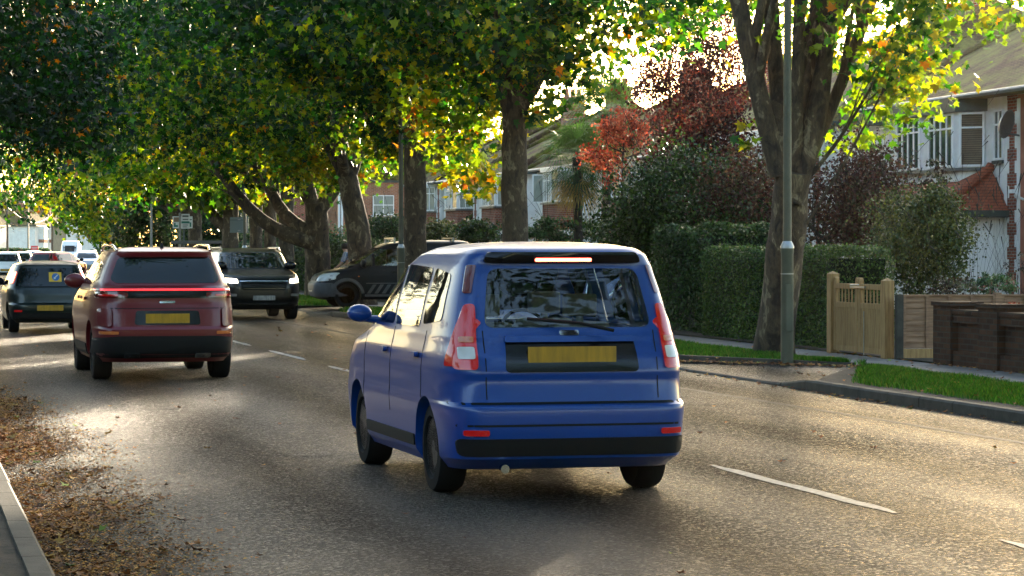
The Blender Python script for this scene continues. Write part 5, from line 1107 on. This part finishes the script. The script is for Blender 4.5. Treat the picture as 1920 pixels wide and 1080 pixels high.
# --- oncoming black SUV
K = [(.24, 2.1, -2.1, .8), (.34, 2.28, -2.28, .92), (.5, 2.34, -2.32, .95), (.8, 2.34, -2.32, .955), (.95, 2.28, -2.3, .95), (1.05, 2.1, -2.28, .94), (1.13, 1.6, -2.26, .925), (1.18, 1.2, -2.24, .9), (1.24, 1.08, -2.2, .875), (1.5, .62, -2.1, .8), (1.6, .4, -2.05, .76), (1.66, .1, -1.95, .68), (1.69, -.3, -1.7, .52), (1.70, -.6, -1.3, .1)]
o_ = Car('black_suv', 'oncoming black SUV with both headlights lit', (8.42, 65.0, 0), R(181), K, 'p_black', 2.8, .37, tw=.25)
o_.d('front', rp([(-.76, 1.22), (.76, 1.22), (.69, 1.58), (-.69, 1.58)], .05), 'tinted', 'windscreen')
for q in ([(.9, 1.23), (.05, 1.23), (.05, 1.56), (.35, 1.56)], [(-.03, 1.23), (-1.0, 1.23), (-1.0, 1.56), (-.03, 1.56)], [(-1.08, 1.24), (-1.9, 1.28), (-1.85, 1.53), (-1.08, 1.56)]): o_.sides(rp(q, .04), 'tinted', 'side_window')
o_.both('front', rp([(.6, .86), (.93, .88), (.92, 1.0), (.62, .97)], .03), 'drl', 'headlight', off_=.01); o_.both('front', rp([(.66, .885), (.83, .89), (.83, .965), (.67, .95)], .03), 'headlight', 'headlamp_bulb', off_=.02)
o_.d('front', rp([(-.52, .7), (.52, .7), (.56, .9), (-.56, .9)], .05), 'trim', 'grille', .012)
for i in range(3): o_.d('front', rect(-.5, .5, .735 + i * .06, .75 + i * .06, .005), 'gloss_black', 'grille_bar', .02)
o_.d('front', rect(-.58, .58, .905, .925, .008), 'chrome', 'grille_trim', .02); o_.plate('front', 0, .52, 'plate_w'); o_.d('front', rp([(-.85, .27), (.85, .27), (.85, .42), (-.85, .42)], .05), 'trim', 'lower_bumper', .012)
o_.d('front', rect(-.6, .6, .37, .385, .006), 'chrome', 'skid_trim', .02); o_.both('front', rect(.64, .86, .56, .62, .02), 'steel', 'fog_light_trim', off_=.012)
o_.mirrors(1.0, 1.28, 'gloss_black', .12); o_.sides(rect(-1, 1, .3, .42, .03), 'trim', 'sill_trim', off_=.012)
for sx in (-1, 1): MB().tube([(sx * .7, -1.8, 1.62), (sx * .71, -1.6, 1.7), (sx * .71, .0, 1.71), (sx * .7, .2, 1.64)], .02, 8).build('roof_rail', M['steel'], o_.t, smooth=60)

# --- parked dark van on the crossover, nose towards the road
K = [(.22, 1.9, -2.0, .8), (.3, 2.08, -2.13, .86), (.45, 2.14, -2.15, .89), (.62, 2.14, -2.15, .9), (.68, 2.1, -2.14, .9), (.85, 2.0, -2.14, .9), (.97, 1.75, -2.14, .89), (1.06, 1.3, -2.14, .88), (1.12, 1.12, -2.14, .875), (1.4, .72, -2.13, .84), (1.62, .36, -2.12, .8), (1.7, .18, -2.11, .77), (1.75, -.1, -2.05, .7), (1.79, -.5, -1.9, .5), (1.8, -1, -1.4, .1)]
vw = [rp([(.92, 1.1), (.62, 1.1), (.62, 1.5), (.68, 1.42)], .05), rp([(.56, 1.12), (-.05, 1.12), (-.05, 1.56), (.42, 1.56), (.56, 1.5)], .05)]
fw = rp([(-.72, 1.16), (.72, 1.16), (.62, 1.6), (-.62, 1.6)], .05)
vy = atx(650, 11.7) + .45; v = Car('parked_van', 'dark van with grey bumper and striped side parked nose out on the driveway', (12.95, vy, .11), R(90), K, 'p_van', 2.66, .325, cat='van', rim='black_rim', hollow=(.75, 1.72), wins=[('front', fw)] + [('side', q) for q in vw], fy=-.02, arch=.065)
for q in vw: v.sides(q, 'glass', 'side_window', skirt=.01)
v.d('front', fw, 'glass', 'windscreen', skirt=.01)
v.d('front', rp([(-.86, .3), (.86, .3), (.87, .66), (-.87, .66)], .05), 'grey_trim', 'front_bumper', .014)
v.sides(rp([(2.13, .28), (1.78, .28), (1.75, .64), (2.12, .66)], .04), 'grey_trim', 'bumper_side', off_=.014)
v.both('front', rp([(.5, .72), (.86, .74), (.84, .94), (.56, .9)], .04), 'lens_white', 'headlight', off_=.01); v.sides(rp([(2.07, .70), (1.78, .72), (1.86, .93), (2.0, .86)], .04), 'lens_white', 'headlight', off_=.012)
v.d('front', rp([(-.42, .72), (.42, .72), (.45, .84), (-.45, .84)], .03), 'trim', 'grille', .01); v.plate('front', 0, .48, 'plate_w')
for cy in (1.31, -1.35):
    a0 = [R(8 + 164 * i / 16) for i in range(17)]; ro, ri = .47, .385
    v.sides([[(cy + r_ * math.cos(a_), .325 + r_ * math.sin(a_)) for r_, a_ in ((ro, p_), (ro, q_), (ri, q_), (ri, p_))] for p_, q_ in zip(a0, a0[1:])], 'grey_trim', 'wheel_arch_trim', off_=.02, step=.3)
v.sides(rect(-.86, .83, .3, .36, .02), 'grey_trim', 'sill_trim', off_=.012)
for i in range(8):
    xx = .78 - i * .2; v.sides([(xx, .38), (xx - .1, .38), (xx - .26, .62), (xx - .16, .62)], 'grey_trim', 'side_stripe', off_=.005, step=.5)
v.sides(rect(-.8, .8, .64, .665, .005), 'grey_trim', 'rub_strip', off_=.008); v.sides(rect(-.14, -.13, .4, 1.6, .003), 'trim', 'door_gap', off_=.002); v.sides(rect(.98, .99, .68, 1.08, .003), 'trim', 'door_gap', off_=.002)
v.sides(rect(-.1, .1, .93, .97, .015), 'trim', 'door_handle', off_=.03); v.sides(rp([(1.02, .82), (.98, .82), (.98, .85), (1.02, .85)], .008), 'lens_amber', 'side_repeater', off_=.012)
v.mirrors(.88, 1.18, 'trim', .14); v.seats((-.15,), m='seat', z=.55, h=.62); v.dash(.75, 1.25, .8, 1.12, .7); v.wheel_(.38, .62, 1.12)
rk_ = MB(); 
for yy in (.0, -.8, -1.6): rk_.box(-.72, .72, yy - .025, yy + .025, 1.83, 1.87).box(-.7, -.66, yy - .03, yy + .03, 1.72, 1.84).box(.66, .7, yy - .03, yy + .03, 1.72, 1.84)
rk_.build('roof_bar', M['steel'], v.t)

# --- traffic farther along
def far(name, label, px, z, rz, paint, **k):
    c = W(px, 465, z); return small(name, label, (c.x, c.y, 0), R(rz), paint, simple=True, **k)
far('white_hatchback', 'white hatchback at the left edge ahead of the green hatchback', 12, 145, -4, 'p_white', H=1.5, hw=.86, high=False)
far('silver_hatchback', 'silver hatchback queueing beyond the white one', 40, 172, -5, 'p_silver', H=1.48, hw=.82, brake=True, high=False)
far('pale_blue_car', 'pale blue car in the queue past the silver hatchback', 64, 205, -7, 'p_lightblue', H=1.5, hw=.84)
far('red_hatchback', 'red car with a white roof behind the green hatchback roof', 108, 150, -32, 'p_maroon', H=1.5, hw=.88, L=4.4)
far('grey_car', 'grey oncoming car right of the white van', 163, 185, 176, 'p_silver', H=1.5, hw=.86, plate=False)
far('dark_car', 'dark car in the queue beside the grey oncoming car', 186, 215, -7, 'p_black', H=1.55, hw=.86)
K = [(.3, 2.6, -2.7, .9), (.5, 2.75, -2.8, .98), (.9, 2.7, -2.8, 1.0), (1.15, 2.4, -2.8, 1.0), (1.3, 2.0, -2.8, 1.0), (1.9, 1.45, -2.8, .96), (2.3, 1.1, -2.8, .9), (2.45, .7, -2.7, .8), (2.5, .2, -2.5, .1)]
c = W(133, 465, 285); wv = Car('white_van', 'tall white van facing the camera in the far traffic', (c.x, c.y, 0), R(172), K, 'p_white', 3.4, .35, cat='van', rim=None, n=48)
wv.d('front', rp([(-.86, 1.3), (.86, 1.3), (.8, 1.95), (-.8, 1.95)], .06), 'tinted', 'windscreen', step=.2); wv.both('front', rect(.6, .9, .85, 1.1, .05), 'headlight', 'headlight', off_=.01); wv.d('front', rect(-.5, .5, .6, .8, .04), 'trim', 'grille', .01)

# --- person half hidden by the leaning plane trunk
def person(loc, rz, label):
    t = empty('person', loc, rz, label, 'person')
    J = {'pel': (0, 0, .92, .14), 'sp': (0, .06, 1.12, .15), 'ch': (0, .16, 1.34, .165), 'nk': (0, .24, 1.5, .065), 'hd': (0, .29, 1.62, .1), 'tp': (0, .3, 1.72, .07)}
    for s, n in ((-1, 'l'), (1, 'r')):
        J.update({'hp' + n: (s * .1, 0, .88, .1), 'kn' + n: (s * .11, .04 + s * .08, .48, .065), 'an' + n: (s * .11, -.02 + s * .14, .08, .045), 'to' + n: (s * .12, .13 + s * .14, .03, .035),
                  'sh' + n: (s * .19, .17, 1.42, .07), 'el' + n: (s * .25, .26, 1.14, .05), 'wr' + n: (s * .2, .46, 1.0, .032), 'hn' + n: (s * .19, .53, .97, .035)})
    E = [('pel', 'sp'), ('sp', 'ch'), ('ch', 'nk'), ('nk', 'hd'), ('hd', 'tp')]
    for n in 'lr': E += [('pel', 'hp' + n), ('hp' + n, 'kn' + n), ('kn' + n, 'an' + n), ('an' + n, 'to' + n), ('ch', 'sh' + n), ('sh' + n, 'el' + n), ('el' + n, 'wr' + n), ('wr' + n, 'hn' + n)]
    def skin(name, ks, es, grow, mat):
        me = bpy.data.meshes.new(name); me.from_pydata([J[k][:3] for k in ks], [(ks.index(a), ks.index(b_)) for a, b_ in es], []); o = link(name, me, None)
        o.modifiers.new('s', 'SKIN'); 
        for i, k in enumerate(ks): r_ = J[k][3] + grow; me.skin_vertices[0].data[i].radius = (r_, r_ * .85); me.skin_vertices[0].data[i].use_root = i == 0
        o.modifiers.new('u', 'SUBSURF').levels = 2; o.modifiers['u'].render_levels = 2
        bpy.context.view_layer.update(); dg = bpy.context.evaluated_depsgraph_get(); m2 = bpy.data.meshes.new_from_object(o.evaluated_get(dg)); o.modifiers.clear(); o.data = m2; m2.materials.append(M[mat]); m2.polygons.foreach_set('use_smooth', [True] * len(m2.polygons)); o.parent = t; return o
    skin('body', list(J), E, 0, 'skin')
    sh = ['ch', 'sp', 'shl', 'ell', 'shr', 'elr']; skin('shirt', sh, [('sp', 'ch'), ('ch', 'shl'), ('shl', 'ell'), ('ch', 'shr'), ('shr', 'elr')], .022, 'shirt')
    tr = ['pel', 'sp', 'hpl', 'knl', 'anl', 'hpr', 'knr', 'anr']; skin('trousers', tr, [('pel', 'sp'), ('pel', 'hpl'), ('hpl', 'knl'), ('knl', 'anl'), ('pel', 'hpr'), ('hpr', 'knr'), ('knr', 'anr')], .02, 'trousers')
    MB().lathe([(.02, 1.74), (.09, 1.72), (.112, 1.65), (.105, 1.58), (.05, 1.55)], 16, c=(0, .265, 0)).build('hair', M['hair'], t, smooth=60)
if hasattr(bpy.types, 'SkinModifier'):
    c = W(662, 465, 80); person((c.x, c.y, .11), R(60), 'person in a pale striped shirt mostly hidden behind the leaning plane trunk')


# ------------------------------------------------------------------ added haze volume standing in for the lens flare glow
hm = bpy.data.materials.new('haze'); hm.use_nodes = True; hn = hm.node_tree; hn.nodes.remove(hn.nodes['Principled BSDF'])
pv = hn.nodes.new('ShaderNodeVolumePrincipled'); pv.inputs['Color'].default_value = (1, .9, .72, 1); pv.inputs['Density'].default_value = 0.00002; pv.inputs['Anisotropy'].default_value = 0.85
hn.links.new(pv.outputs[0], hn.nodes['Material Output'].inputs['Volume'])
MB().box(-820, 1000, -400, 1700, -1.2, 16.5).build('haze', hm, None, kind='stuff', label='thin golden haze added for the sun flare glow', category='haze')
